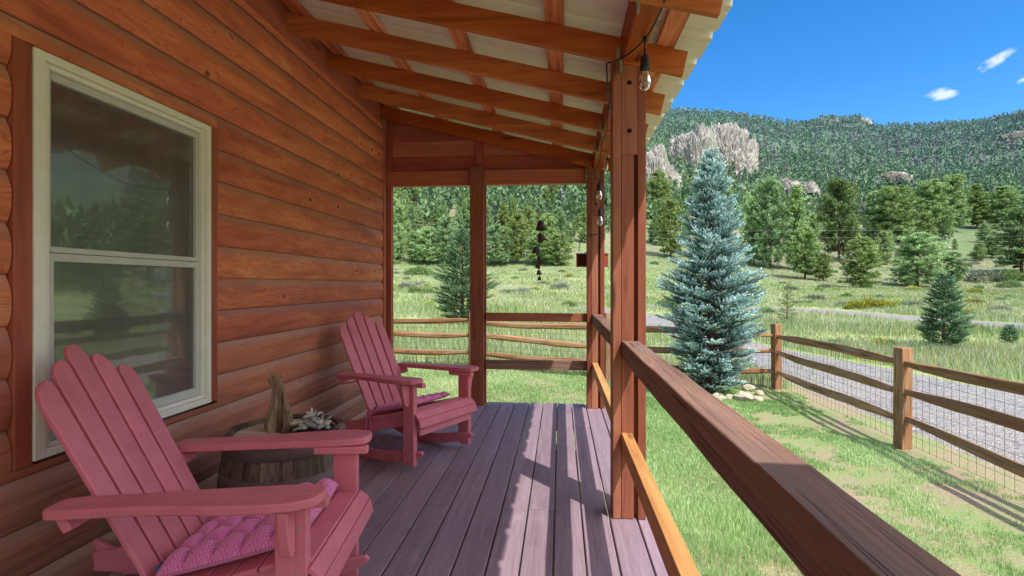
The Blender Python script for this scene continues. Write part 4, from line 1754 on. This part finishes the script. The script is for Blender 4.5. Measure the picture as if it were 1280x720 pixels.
def conifer_sprays(seed, H, W, n_br, per, nl, nw, dens, low=.03, up=.15, droop=.12):
    """spruce crown: branches carry triangular sprays of side twigs, each twig a brush of needles"""
    rng = np.random.default_rng(seed)
    C, D, L, Wd, R = [], [], [], [], []
    bark = []
    for i in range(n_br):
        t_ = low + (1 - low) * (i + .5) / n_br
        t_ = 1 - (1 - t_) ** .92
        t_ = min(.985, max(.01, t_ + rng.normal() * .008))
        az = i * 2.39996 + rng.normal() * .25
        ln = W / 2 * interp(SPRUCE_PROF, t_) * rng.uniform(.66, 1.1)
        base = np.array([0, 0, t_ * H])
        dr = np.array([math.cos(az), math.sin(az), 0])
        n_t = max(5, int(per * (ln / (W / 2)) ** .8) + 3)
        rise = up + .55 * t_ ** 2

        def bp(s):
            return base + dr * ln * s + np.array([0, 0, ln * (rise * s - droop * (1 - t_) * (s - s ** 2.4) * 2.2)])
        bark.append((base, bp(.5), bp(1.0), t_))
        side = np.array([-dr[1], dr[0], 0])
        shade = rng.normal() * .15
        for k in range(n_t):
            s = .22 + .78 * (k + rng.uniform(0, 1)) / n_t
            p = bp(s)
            sg = 1 if k % 2 else -1
            fwd = unit(dr + np.array([0, 0, rise + .15]) + rng.normal(size=3) * .08)
            td = unit(fwd * rng.uniform(.6, 1.0) + side * sg * (1.0 - .7 * s) * rng.uniform(.5, 1.0) + np.array([0, 0, rng.uniform(-.12, .34)]))
            if k == n_t - 1:
                td = fwd
                p = bp(.86)
            tl = nl * 2.0 + (.36 * ln * (1 - s) + nl) * rng.uniform(.6, 1.15)
            m = max(6, int(dens * tl / nl))
            u = (np.arange(m) + rng.uniform(0, 1, m)) / m
            c = p[None] + td[None] * (u * tl)[:, None]
            rad = unit(rng.normal(size=(m, 3)))
            rad = unit(rad - (rad @ td)[:, None] * td[None])
            nd = unit(td[None] * rng.uniform(.45, 1.0, m)[:, None] + rad * .75 + np.array([0, 0, .16]))
            C.append(c)
            D.append(nd)
            L.append(nl * rng.uniform(.75, 1.2, m) * (1.0 - .3 * u))
            Wd.append(np.full(m, nw) * rng.uniform(.8, 1.3, m))
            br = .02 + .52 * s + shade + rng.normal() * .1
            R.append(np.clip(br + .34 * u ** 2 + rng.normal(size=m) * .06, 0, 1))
    C, D, L, Wd, R = map(np.concatenate, (C, D, L, Wd, R))
    V, F = tris_from(C, D, L, Wd, rng)
    return V, F, np.repeat(R, 3), bark


def spruce(label, loc, H, W, mat, seed, n_br, per, nl, nw, nneed, name='spruce_tree', leader=False, group=None, low=.03, droop=.12):
    V, F, R, bark = conifer_sprays(seed, H, W, n_br, per, nl, nw, nneed, low, droop=droop)
    e_ = thing(name, label, 'tree', loc, 0, group)
    tri_mesh('crown', V, F, R, mat, e_)
    b = MB()
    r0 = .018 * H + .012
    b.tube([(0, 0, -.1), (0, 0, H * .3), (0, 0, H * .7), (.0, 0, H * .96)], [r0, r0 * .75, r0 * .38, r0 * .1], 9, wob=.08)
    for base, mid, tip, t_ in bark[::2]:
        b.tube([base, mid, tip], [r0 * .22 * (1.05 - t_), r0 * .15 * (1.05 - t_), .002], 4, cap=False)
    tr = b.build('trunk', M['bark'], e_)
    if leader:
        b = MB()
        b.tube([(0, 0, H * .95), (.01, 0, H * 1.02), (.0, .005, H * 1.125)], [.016, .012, .007], 7)
        for k in range(9):
            z = H * (.97 + .12 * k / 9)
            a = k * 2.4
            b.tube([(0, 0, z), (.03 * math.cos(a), .03 * math.sin(a), z + .03)], [.005, .003], 4)
        b.build('leader_shoot', paint('pale_shoot', rgb(176, 186, 150), .7), e_)
    return e_


def gpos(px, py=None, d=None):
    if d is None:
        d = place(px, py)
    x_, y_ = ground_xy(px, d)
    return Vector((x_, y_, terrain(x_, y_))), d


# the blue spruce by the fence
sx, sy = ground_xy(889, 8.55)
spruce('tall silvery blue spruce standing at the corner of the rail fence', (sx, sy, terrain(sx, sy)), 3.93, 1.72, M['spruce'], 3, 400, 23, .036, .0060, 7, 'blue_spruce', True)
p, d = gpos(578, d=20)
spruce('green spruce behind the back fence, left of the middle porch post', p, 3.5, 2.7, M['greenspruce'], 5, 170, 17, .065, .011, 5)
p, d = gpos(1180, 440)
spruce('small dark green spruce beside the gravel road at the right', p, 95 / FPX * d, 60 / FPX * d, M['greenspruce'], 8, 130, 15, .05, .009, 5)
p, d = gpos(1262, 431)
spruce('tiny spruce seedling at the far right beside the gravel road', p, 22 / FPX * d, 17 / FPX * d, M['greenspruce'], 9, 40, 10, .04, .008, 4, 'spruce_seedling')
p, d = gpos(984, 408)
spruce('thin light green sapling behind the fence corner post', p, 55 / FPX * d, 24 / FPX * d, M['leaf'], 10, 40, 7, .05, .009, 3, 'young_conifer')

# pale stones at the spruce foot
for i, (px, py, s, lb) in enumerate([(898, 501, .11, 'leftmost pale flat stone at the foot of the blue spruce'), (911, 501, .085, 'small rounded pale stone second from left under the blue spruce'),
                                     (930, 502, .15, 'long flat pale stone in the row under the blue spruce'), (947, 503, .08, 'upright pale stone at the right end of the row under the blue spruce'),
                                     (936, 489, .10, 'pale stone behind the row, close to the blue spruce foliage'), (949, 494, .075, 'small pale stone nearest the fence post by the blue spruce')]):
    p, d = gpos(px, py)
    b = MB()
    blob(b, p + Vector((0, 0, s * .4)), s, s * .7, s * .62, i * 5.1, .35, 16, 10, freq=1.1)
    tag(b.build('stone', M['stone'], smooth=False, origin=p), lb, 'stone')
p, d = gpos(1196, 443)
b = MB()
b.tube([p + Vector((-.35, 0, .06)), p + Vector((0, .03, .07)), p + Vector((.45, -.02, .06))], [.06, .065, .05], 8, wob=.1)
tag(b.build('bleached_log', M['stick'], smooth=True, origin=p), 'short bleached log lying at the foot of the small dark spruce', 'log')


# pines
def pine_crown(seed, H=8.0, W=4.2, n_br=70, puffs=7, tri=9, low=.12, size=.34, shape='round'):
    rng = np.random.default_rng(seed)
    C, D, L, Wd, R = [], [], [], [], []
    twigs = []
    for i in range(n_br):
        t_ = low + (1 - low) * (i + rng.uniform(0, 1)) / n_br
        az = rng.uniform(0, 2 * pi)
        if shape == 'round':
            pr = (1 - ((t_ - .36) / .66) ** 2) if t_ > .36 else (.72 + .28 * (t_ - low) / (.36 - low + 1e-6))
            pr = max(.06, pr) ** .72
        else:
            pr = max(.05, (1 - t_) ** .7 * (1.05 if t_ > low + .08 else .75))
        ln = W / 2 * pr * rng.uniform(.62, 1.18)
        rise = rng.uniform(-.05, .35) + .5 * t_ ** 2
        dr = np.array([math.cos(az), math.sin(az), 0])
        base = np.array([0, 0, t_ * H * .97])
        twigs.append((base, base + dr * ln * .8 + np.array([0, 0, ln * .8 * rise])))
        for k in range(puffs):
            s = .3 + .7 * (k + rng.uniform(0, 1)) / puffs
            p = base + dr * ln * s + np.array([0, 0, ln * s * rise]) + rng.normal(size=3) * size * .45 * np.array([1, 1, .6])
            m = tri
            d_ = unit(rng.normal(size=(m, 3)) + np.array([0, 0, .55]) + dr * .3)
            C.append(p[None] + rng.normal(size=(m, 3)) * size * .28)
            D.append(d_)
            L.append(size * rng.uniform(.6, 1.15, m))
            Wd.append(size * rng.uniform(.12, .24, m))
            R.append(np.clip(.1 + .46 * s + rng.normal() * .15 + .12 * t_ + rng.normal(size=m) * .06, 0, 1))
    C, D, L, Wd, R = map(np.concatenate, (C, D, L, Wd, R))
    V, F = tris_from(C, D, L, Wd, rng)
    return V, F, np.repeat(R, 3), twigs


PINES = []
for i in range(9):
    rng_ = random.Random(40 + i)
    H = 8.0
    shape = 'round' if i % 3 else 'cone'
    W_ = rng_.uniform(4.2, 5.4) if shape == 'round' else rng_.uniform(3.2, 3.9)
    V, F, R, tw = pine_crown(100 + i, H, W_, 160, 10, 11, rng_.uniform(.05, .13), .27, shape)
    mat = M['pine'] if i % 4 else M['pinedark']
    b = MB()
    b.tube([(0, 0, -.6), (.03, .02, H * .3), (-.03, .02, H * .65), (0, 0, H * .94)], [.14, .11, .07, .02], 7, wob=.06)
    for q0, q1 in tw[::3]:
        b.tube([q0, q1], [.035, .012], 4, cap=False)
    PINES.append((V, F, R, b, W_, mat))

# shared meshes: (crown mesh, trunk mesh) for trees with parts, and a joined mesh for small ones
PM = []
for i, (V, F, R, b, W_, mat) in enumerate(PINES):
    cr = tri_mesh('crown', V, F, R, mat)
    tk = b.build('trunk', M['bark'])
    tv = np.array([tuple(p) for p in b.v])
    tf = []
    for f_ in b.f:
        for k in range(1, len(f_) - 1):
            tf.append((f_[0], f_[k], f_[k + 1]))
    tf = np.array(tf)
    jv = np.concatenate([V, tv])
    jf = np.concatenate([F, tf + len(V)])
    jr = np.concatenate([R, np.full(len(tv), .5)])
    j = tri_mesh('pine_tree', jv, jf, jr, [mat, M['bark']], None, np.concatenate([np.zeros(len(F)), np.ones(len(tf))]))
    PM.append((cr.data, tk.data, j.data, W_))
    for ob in (cr, tk, j):
        bpy.data.objects.remove(ob)


def pine(px, py, hpx, wpx, label, var, group=None, d=None, rot=None):
    p, d = gpos(px, py, d)
    H = hpx / FPX * d
    e_ = thing('pine_tree', label, 'tree', p, random.uniform(0, 6.28) if rot is None else rot, group)
    cr, tk, _, W_ = PM[var]
    s = H / 8.0
    sw = .88 * (wpx / FPX * d) / W_
    e_.scale = (sw, sw, s)
    for nm, me in (('trunk', tk), ('crown', cr)):
        o_ = bpy.data.objects.new(nm, me)
        COL.objects.link(o_)
        o_.parent = e_
    return e_


NEAR = [
    (1077, 360, 63, 58, 'bright green pine with a bare trunk foot at the front of the right meadow', 1),
    (1147, 359, 66, 78, 'broad bushy pine at the meadow edge, left of the small dark spruce', 2),
    (1190, 357, 40, 40, 'low dark pine directly behind the small dark spruce', 4),
    (1006, 349, 64, 46, 'pine with a narrow crown at the meadow edge, left of the bright green pine', 5),
    (1029, 351, 34, 30, 'short pine between two taller ones at the right meadow edge', 7),
    (1049, 327, 102, 62, 'tallest dark pine behind the bright green pine at the right', 4),
    (995, 338, 106, 46, 'tall slender pine rising behind the fence corner sapling', 3),
    (963, 336, 112, 58, 'tall full pine just right of the blue spruce', 8),
    (942, 332, 92, 44, 'pine half hidden behind the right side of the blue spruce', 5),
    (1115, 304, 70, 72, 'wide round pine on the slope above the broad bushy pine', 2),
    (1092, 302, 62, 44, 'narrow pine touching the wide round pine on the slope', 6),
    (1164, 300, 74, 60, 'full pine on the slope right of the wide round pine', 1),
    (1190, 290, 70, 46, 'pine with a reddish foot on the slope, above the small dark spruce', 7),
    (1222, 286, 56, 36, 'pointed pine on the open slope at the right', 3),
    (1253, 284, 50, 50, 'round pine on the open slope near the right edge', 5),
    (1277, 341, 80, 74, 'large dark pine cut by the right edge of the picture', 4),
    (1231, 303, 24, 22, 'small pale pine alone on the open grass slope at the right', 1),
    (1224, 327, 22, 20, 'low shrubby pine below the small pale one at the right', 2),
    (1240, 322, 26, 24, 'low dark pine next to the large dark one at the right edge', 4),
    (838, 322, 72, 42, 'pine with a bare lower trunk left of the blue spruce', 7),
    (822, 275, 60, 40, 'pine below the pale rock dome at the right of the porch posts', 5),
    (535, 332, 46, 46, 'round pine over its own shadow in the left opening', 1),
    (484, 332, 40, 38, 'bushy pine at the left edge of the far opening beside the wall', 2),
    (518, 328, 38, 30, 'small pine between the bushy and the round one in the left opening', 7),
    (496, 297, 28, 30, 'pine on the bright grass patch high in the left opening', 5),
    (558, 331, 60, 40, 'pine behind the green spruce in the left opening', 8),
    (620, 332, 50, 48, 'pine next to the middle post in the right opening', 8),
    (646, 330, 62, 40, 'tall pine left of the bell string in the right opening', 5),
    (671, 333, 42, 36, 'shorter pine straight behind the bell string', 7),
    (699, 333, 40, 46, 'bushy bright pine right of the bell string in the far opening', 2),
    (684, 331, 62, 40, 'taller pine rising behind the bushy bright one in the far opening', 1),
]
TREE_XY = []
for px, py, h, wp, lb, var in NEAR:
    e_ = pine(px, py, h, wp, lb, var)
    TREE_XY.append((e_.location.x, e_.location.y, 2.0))

# more single pines on the lower slopes: one mesh each
rf = random.Random(77)
SP = []
tries = 0
ROCKS = [(822, 300, 17), (885, 400, 44)]
while len(SP) < 240 and tries < 9000:
    tries += 1
    left = rf.random() < .52
    px = rf.uniform(476, 735) if left else rf.uniform(806, 1290)
    d = rf.uniform(118, 230) if left else rf.uniform(128, 262)
    d = d if left else 128 + 150 * rf.random() ** .6
    x_, y_ = ground_xy(px, d)
    if noise.noise(Vector((x_ * .03, y_ * .03, 8))) < -.28 - (.0 if not left else -.02):
        continue
    if not left and d < 215 and 1195 < px < 1262:
        continue
    if left and d < 128:
        continue
    if any((x_ - a) ** 2 + (y_ - b_) ** 2 < 5 for a, b_, c_ in TREE_XY):
        continue
    if any(math.hypot(x_ - a, y_ - b_) < 3.2 for a, b_ in SP):
        continue
    SP.append((x_, y_))
    var = rf.randrange(len(PM))
    s = rf.choice([rf.uniform(.45, .8), rf.uniform(.8, 1.2), rf.uniform(1.1, 1.6)])
    o_ = bpy.data.objects.new('pine_tree', PM[var][2])
    COL.objects.link(o_)
    o_.location = (x_, y_, terrain(x_, y_) - .1)
    o_.rotation_euler = (0, 0, rf.uniform(0, 6.28))
    o_.scale = (s * rf.uniform(.7, .98), s * rf.uniform(.7, .98), s)
    if left:
        tag(o_, 'green pine in the stand on the slope seen through the far end of the porch', 'tree', 'pines seen through the far end of the porch')
    else:
        tag(o_, 'green pine in the stand on the lower slope at the right', 'tree', 'pines on the lower slope at the right')

# distant forest
rg = np.random.default_rng(5)
VV, FF, RR, MI = [], [], [], []
nv = 0
cnt = 0
rocks_px = [(796, 852, 184, 250), (832, 940, 155, 216), (970, 1024, 222, 240), (1096, 1140, 208, 224), (1018, 1087, 148, 164), (1248, 1300, 166, 184)]
bx = np.array([0., 0., 0.])
while cnt < 19500:
    left = rg.random() < .24
    px = rg.uniform(470, 790) if left else rg.uniform(790, 1330)
    side_ = cnt >= 17000
    d = math.sqrt(rg.uniform((165 if left else 180) ** 2, (520 if left else 985) ** 2))
    if d > 560 and rg.random() < .1:
        continue
    x_, y_ = ground_xy(px, d)
    if side_:
        left = False
        aa, d = math.radians(rg.uniform(40, 98)), math.sqrt(rg.uniform(70 ** 2, 330 ** 2))
        x_, y_ = d * math.sin(aa), d * math.cos(aa)
        px = 5000
    nn = noise.noise(Vector((x_ * .012, y_ * .012, 4))) + .6 * noise.noise(Vector((x_ * .04, y_ * .04, 2)))
    if nn < -.5 - rg.random() * .3:
        continue
    if not left and d < 240 and (1190 < px < 1265 or rg.random() < .3):
        continue
    z_ = terrain(x_, y_)
    if left and 215 < d < 330 and rg.random() < .62:
        continue
    py = YH - (z_ - EYE) / d * FPX
    H = 4.5 + 8.5 * rg.random() ** 1.3
    skip = False
    for a, b_, c_, e_ in rocks_px:
        if a < px < b_ and c_ - 2 < py < e_ and d < 430 and rg.random() < .5:
            skip = True
    if skip:
        continue
    cnt += 1
    m = 46 if d < 330 else (30 if d < 520 else 20)
    t_ = rg.uniform(.05, 1, m) ** .9
    an = rg.uniform(0, 2 * pi, m)
    wid = H * rg.uniform(.13, .21)
    rad = wid * (1.03 - t_) ** .75 * rg.uniform(.25, 1, m)
    C = np.stack([x_ + rad * np.cos(an), y_ + rad * np.sin(an), z_ - .3 + t_ * H * .93], 1)
    D = unit(rg.normal(size=(m, 3)) * .6 + np.stack([np.cos(an) * .4, np.sin(an) * .4, np.full(m, 1.0)], 1))
    sz = H * (.16 if m > 40 else (.2 if m > 25 else .25))
    V, F = tris_from(C, D, sz * rg.uniform(.7, 1.2, m), sz * rg.uniform(.22, .38, m), rg)
    VV.append(V)
    FF.append(F + nv)
    nv += len(V)
    br = rg.uniform(.15, .7)
    RR.append(np.repeat(np.clip(br + .3 * (t_ - .4) + rg.normal(size=m) * .09, 0, 1), 3))
    g_ = noise.noise(Vector((x_ * .008, y_ * .008, 11)))
    dead = rg.random() < (.25 if (480 < d < 760 and px > 930 and g_ > -.1) else .05)
    MI.append(np.full(m, 1 if dead else 0))
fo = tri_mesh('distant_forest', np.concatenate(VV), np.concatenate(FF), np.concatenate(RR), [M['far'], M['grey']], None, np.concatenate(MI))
tag(fo, 'distant pine forest covering the mountainside in one dark green mass', 'forest', None, 'stuff')

# ------------------------------------------------------------------ cliffs
def cliff(label, px, py_base, d, wpx, hpx, seed, name='rock_outcrop', pitch=1.0, power=.55):
    x_, y_ = ground_xy(px, d)
    z_ = EYE + (YH - py_base) / FPX * d
    c = Vector((x_, y_, z_))
    wr, hr = wpx / 2 / FPX * d, hpx / FPX * d
    nu, nv_ = (170, 64) if wpx > 40 else (80, 30)
    vs, fs = [], []
    for i in range(nv_ + 1):
        ph = pi / 2 * i / nv_ * .995
        for k in range(nu):
            a = 2 * pi * k / nu
            dx, dy, dz = math.cos(a) * math.cos(ph), math.sin(a) * math.cos(ph), math.sin(ph)
            q = Vector((dx * 2.6 + seed * 3, dy * 2.6, dz * 1.7))
            cell = noise.voronoi(q * 2.2)[0]
            cell2 = noise.voronoi(q * 5.5)[0]
            dsp = .26 * noise.noise(Vector((dx * 1.5 + seed, dy * 1.5, dz * 1.5))) + .14 * noise.noise(q * 1.6)
            dsp -= .12 * max(0, .18 - (cell[1] - cell[0])) / .18
            dsp -= .07 * max(0, .2 - (cell2[1] - cell2[0])) / .2
            dsp += .06 * noise.noise(q * 9)
            rr = 1 + dsp
            lx = dx * (math.cos(ph) ** (power - 1) if math.cos(ph) > .05 else 1) * rr * wr
            ly = dy * (math.cos(ph) ** (power - 1) if math.cos(ph) > .05 else 1) * rr * wr * .8
            vs.append((c.x + lx * CT, c.y + ly + lx * ST, c.z - hr * .4 + dz * rr * hr * 1.35))
    for i in range(nv_):
        for k in range(nu):
            fs.append((i * nu + k, i * nu + (k + 1) % nu, (i + 1) * nu + (k + 1) % nu, (i + 1) * nu + k))
    fs.append(tuple(nv_ * nu + k for k in range(nu)))
    b = MB()
    b.add(vs, fs)
    return tag(b.build(name, M['cliff'], smooth=False, origin=c), label, 'rock outcrop')


cliff('pale rounded rock dome on the slope just right of the near porch post', 822, 243, 285, 62, 52, 1.0, power=.75)
cliff('tall pinkish grey cliff behind the tip of the blue spruce', 866, 212, 385, 76, 56, 2.3, power=.7)
cliff('long fissured cliff to the right of the blue spruce tip', 908, 212, 395, 74, 56, 4.1, power=.7)
cliff('rocky knob on the mountain skyline', 1034, 168, 850, 46, 19, 6.0, power=.6)
cliff('second rocky knob on the skyline, right end', 1077, 167, 850, 30, 17, 7.0, power=.6)
cliff('reddish cliff band near the right edge of the picture', 1274, 186, 600, 60, 18, 8.0, power=.4)
cliff('low pink rock outcrop halfway up the slope, right of the blue spruce', 985, 235, 300, 30, 12, 9.0)
cliff('small pink rock outcrop right of the low one on the slope', 1010, 238, 300, 26, 11, 10.0)
cliff('tan rock outcrop in the middle of the forested slope', 1118, 227, 380, 44, 11, 11.0)
cliff('grey rock by the trees near the right edge', 1268, 240, 330, 16, 8, 13.0)
cliff('pale scree rock at the top of the left opening', 545, 246, 235, 56, 12, 14.0)
cliff('pale scree rock at the top of the right opening', 668, 243, 235, 30, 10, 15.0)

# ------------------------------------------------------------------ meadow shrubs
def shrub_mesh(seed, n, flat, mat):
    rng = np.random.default_rng(seed)
    C = unit(rng.normal(size=(n, 3)))
    C[:, 2] = np.abs(C[:, 2])
    lump = np.array([1 + .35 * noise.noise(Vector(tuple(c * 1.7)) + Vector((seed, 0, 0))) for c in C])
    r = rng.uniform(.45, 1, n) ** .6 * lump
    P = C * r[:, None] * np.array([1, 1, flat])
    D = unit(C + rng.normal(size=(n, 3)) * .5 + np.array([0, 0, .4]))
    V, F = tris_from(P, D, rng.uniform(.12, .26, n), rng.uniform(.02, .05, n), rng)
    R = np.clip(.2 + .5 * P[:, 2] / flat + .25 * rng.normal(size=n), 0, 1)
    ob = tri_mesh('shrub', V, F, np.repeat(R, 3), mat)
    me = ob.data
    bpy.data.objects.remove(ob)
    return me


SH = {'sage': [shrub_mesh(1, 900, .75, M['sage']), shrub_mesh(2, 900, .7, M['sage'])],
      'green': [shrub_mesh(3, 900, .8, M['leaf']), shrub_mesh(4, 900, .75, M['leaf'])],
      'yellow': [shrub_mesh(5, 1000, .8, M['yellow']), shrub_mesh(6, 1000, .75, M['yellow'])]}
SHL = {'sage': ('grey green sagebrush shrub in the meadow', 'sagebrush in the meadow'),
       'green': ('leafy green shrub in the meadow', 'green shrubs in the meadow'),
       'yellow': ('yellow flowering rabbitbrush in the meadow', 'yellow flowering brush in the meadow')}
FIXED = [(1088, 386, 17, 'yellow'), (1070, 387, 13, 'yellow'), (1104, 385, 14, 'yellow'), (1054, 384, 10, 'sage'), (1122, 382, 12, 'yellow'), (1108, 447, 9, 'yellow'), (1160, 392, 8, 'yellow'), (1030, 404, 8, 'sage'), (1216, 380, 9, 'yellow'), (1205, 402, 8, 'sage'), (1100, 434, 17, 'yellow'), (1075, 443, 13, 'yellow'), (1140, 384, 14, 'sage'), (1018, 376, 13, 'sage'),
         (1232, 352, 22, 'sage'), (1262, 352, 16, 'green'), (1210, 395, 12, 'yellow'), (1250, 390, 14, 'sage'), (1262, 360, 12, 'green'), (523, 345, 18, 'green'), (508, 362, 12, 'sage'), (520, 366, 10, 'green'),
         (700, 362, 13, 'sage'), (650, 368, 11, 'sage'), (710, 384, 12, 'green'), (1045, 432, 12, 'sage'), (955, 395, 16, 'green'), (930, 370, 14, 'green'), (835, 385, 15, 'green')]
rsx = random.Random(9)
for i in range(75):
    if rsx.random() < .45:
        FIXED.append((rsx.uniform(480, 735), rsx.uniform(338, 392), rsx.uniform(4, 9), rsx.choice(['sage', 'green', 'yellow', 'sage'])))
    else:
        FIXED.append((rsx.uniform(815, 1280), rsx.uniform(360, 382), rsx.uniform(4, 9), rsx.choice(['sage', 'green', 'yellow'])))
for i in range(70):
    FIXED.append((rsx.uniform(478, 735) if rsx.random() < .4 else rsx.uniform(812, 1280), rsx.uniform(318, 362), rsx.uniform(3, 7), rsx.choice(['green', 'sage', 'green'])))
for px, py, s, kd in FIXED:
    p, d = gpos(px, py)
    o_ = bpy.data.objects.new({'sage': 'sagebrush', 'green': 'green_shrub', 'yellow': 'rabbitbrush'}[kd], rsx.choice(SH[kd]))
    COL.objects.link(o_)
    o_.location = p - Vector((0, 0, .02))
    q = s / FPX * d
    o_.scale = (q * rsx.uniform(.9, 1.3), q, q * rsx.uniform(.8, 1.0))
    o_.rotation_euler = (0, 0, rsx.uniform(0, 6))
    tag(o_, SHL[kd][0], 'shrub', SHL[kd][1])

# ------------------------------------------------------------------ grass
def in_poly(x_, y_, poly):
    c = False
    n_ = len(poly)
    j = n_ - 1
    for i in range(n_):
        xi, yi = poly[i]
        xj, yj = poly[j]
        if (yi > y_) != (yj > y_) and x_ < (xj - xi) * (y_ - yi) / (yj - yi) + xi:
            c = not c
        j = i
    return c


DRIVE_P = DRIVE_L + DRIVE_R[::-1]
ROAD_P = ROAD_L + ROAD_R[::-1]


def blades(P, Hh, Wd, R, rng, lean=.45):
    n_ = len(P)
    az = rng.uniform(0, 2 * pi, n_)
    s = np.stack([np.cos(az), np.sin(az), np.zeros(n_)], 1)
    la = rng.uniform(0, 2 * pi, n_)
    l_ = np.stack([np.cos(la), np.sin(la), np.zeros(n_)], 1) * (rng.uniform(.1, 1, n_) * lean)[:, None]
    up = np.array([0, 0, 1.0])
    mid = P + (up + l_ * .35) * (Hh * .55)[:, None]
    tip = P + (up * .93 + l_ * 1.1) * Hh[:, None]
    V = np.empty((n_, 5, 3))
    V[:, 0] = P - s * Wd[:, None]
    V[:, 1] = P + s * Wd[:, None]
    V[:, 2] = mid - s * (Wd * .75)[:, None]
    V[:, 3] = mid + s * (Wd * .75)[:, None]
    V[:, 4] = tip
    base = (np.arange(n_) * 5)[:, None]
    F = np.concatenate([base + np.array([[0, 1, 3]]), base + np.array([[0, 3, 2]]), base + np.array([[2, 3, 4]])])
    return V.reshape(-1, 3), F, np.repeat(R, 5)


rg = np.random.default_rng(21)
P, Hh, Wd, R = [], [], [], []
for (x0, x1, y0, y1, n_) in ((.55, 3.9, 1.0, 9.6, 300000), (-6.5, 3.6, 5.55, 11.0, 150000)):
    xs_, ys_ = rg.uniform(x0, x1, n_), rg.uniform(y0, y1, n_)
    for x_, y_ in zip(xs_, ys_):
        if x_ < 3.6 and x_ > .5 and y_ > 9.45:
            continue
        d, lat = to_du(x_, y_)
        if d < .8 or lat / d > 1.05:
            continue
        nn = .75 * noise.noise(Vector((x_ * 1.3, y_ * 1.3, 0))) + .6 * noise.noise(Vector((x_ * 3.4, y_ * 3.4, 4))) + .4 * noise.noise(Vector((x_ * 8, y_ * 8, 9)))
        if x_ > .5:
            lush = sstep(2.2, .7, x_) * .5
            nn += lush - .14 - .12 * sstep(1.6, 2.6, x_) - .3 * sstep(3.0, 3.9, x_)
        else:
            nn += .15
        if nn < rg.uniform(-.5, -.06):
            continue
        if rg.random() > 1.35 - .05 * d:
            continue
        h = rg.uniform(.022, .05) * (1 + .8 * max(0, min(1, nn)))
        if x_ > .5 and x_ < 1.8 and y_ < 4.5:
            h *= 1.5
        P.append((x_, y_, terrain(x_, y_) - .004))
        Hh.append(h)
        Wd.append(max(.0016, .00045 * d) * rg.uniform(.8, 1.4))
        dry = noise.noise(Vector((x_ * .8, y_ * .8, 20)))
        R.append(min(1, max(0, .42 + rg.normal() * .24 + .45 * dry)))
V, F, R2 = blades(np.array(P), np.array(Hh), np.array(Wd), np.array(R), rg)
tag(tri_mesh('lawn_grass', V, F, R2, M['lawn']), 'short patchy green lawn grass between the porch and the rail fence', 'grass', None, 'stuff')

P, Hh, Wd, R = [], [], [], []
n_ = 270000
us = rg.uniform(0, 1, n_)
dd = 9.0 * (170 / 9.0) ** (rg.uniform(0, 1, n_) ** .9)
pxs = np.where(us < .35, rg.uniform(440, 745, n_), rg.uniform(745, 1310, n_))
for px, d in zip(pxs, dd):
    x_, y_ = ground_xy(px, d)
    if x_ > 3.55 and in_poly(x_, y_, DRIVE_P) or y_ > 9 and in_poly(x_, y_, DRIVE_P):
        if rg.random() > .03 + .25 * (noise.noise(Vector((x_ * .5, y_ * .5, 60))) > .45):
            continue
    if in_poly(x_, y_, ROAD_P):
        continue
    if x_ <= 3.6 and y_ < 9.5 + .16 * max(0, 3.7 - x_):
        continue
    nn = noise.noise(Vector((x_ * .25, y_ * .25, 2))) + .5 * noise.noise(Vector((x_ * .9, y_ * .9, 3)))
    if nn < rg.uniform(-.75, -.1):
        continue
    near = 1 - sstep(12, 35, d)
    h = rg.uniform(.14, .36) * (1 + .5 * nn) * (.75 + .25 * (1 - near))
    if x_ > 3.5 and d < 22:
        h *= 1.15
    P.append((x_, y_, terrain(x_, y_) - .01))
    Hh.append(h)
    Wd.append(max(.0022, .00056 * d) * rg.uniform(.6, 1.3))
    col = .40 + rg.normal() * .24 + .35 * noise.noise(Vector((x_ * .12, y_ * .12, 31))) + .15 * noise.noise(Vector((x_ * .6, y_ * .6, 33)))
    col = min(.92, max(0, col))
    if noise.noise(Vector((x_ * .2, y_ * .2, 50))) > .12 and rg.random() < .07:
        col = rg.uniform(.96, 1)
        h *= 1.1
    R.append(col)
V, F, R2 = blades(np.array(P), np.array(Hh), np.array(Wd), np.array(R), rg, .35)
tag(tri_mesh('meadow_grass', V, F, R2, M['meadow']), 'tall dry meadow grass with yellow wildflowers beyond the rail fence', 'grass', None, 'stuff')

# ------------------------------------------------------------------ power line
pa, _ = gpos(300, d=118)
pb, _ = gpos(1500, d=118)
zl = EYE + (YH - 286) / FPX * 118
PO = Vector((pb.x, pb.y, pb.z))
pln = thing('power_line', 'pale power line of two thin wires crossing in front of the pines', 'power line', PO)
wire_m = paint('pale_wire', rgb(150, 160, 152), .5, .05, .4, 0)
for zo in (0.7, -.9):
    b = MB()
    b.tube(sag((pa.x, pa.y, zl + zo), (pb.x, pb.y, zl + zo), 1.2, 24), .017, 5)
    b.build('wire', wire_m, pln, PO)
for p in (pa, pb):
    b = MB()
    b.tube([(p.x, p.y, p.z - .5), (p.x, p.y, zl + 1.4)], [.16, .11], 10)
    b.box(p.x - .9, p.x + .9, p.y - .05, p.y + .05, zl + .5, zl + .62)
    b.build('pole', M['bark'], pln, PO)

SC.cycles.max_bounces = 8
SC.cycles.diffuse_bounces = 4
SC.cycles.glossy_bounces = 3
SC.cycles.transparent_max_bounces = 8
SC.cycles.use_denoising = True
SC.cycles.sample_clamp_indirect = 6
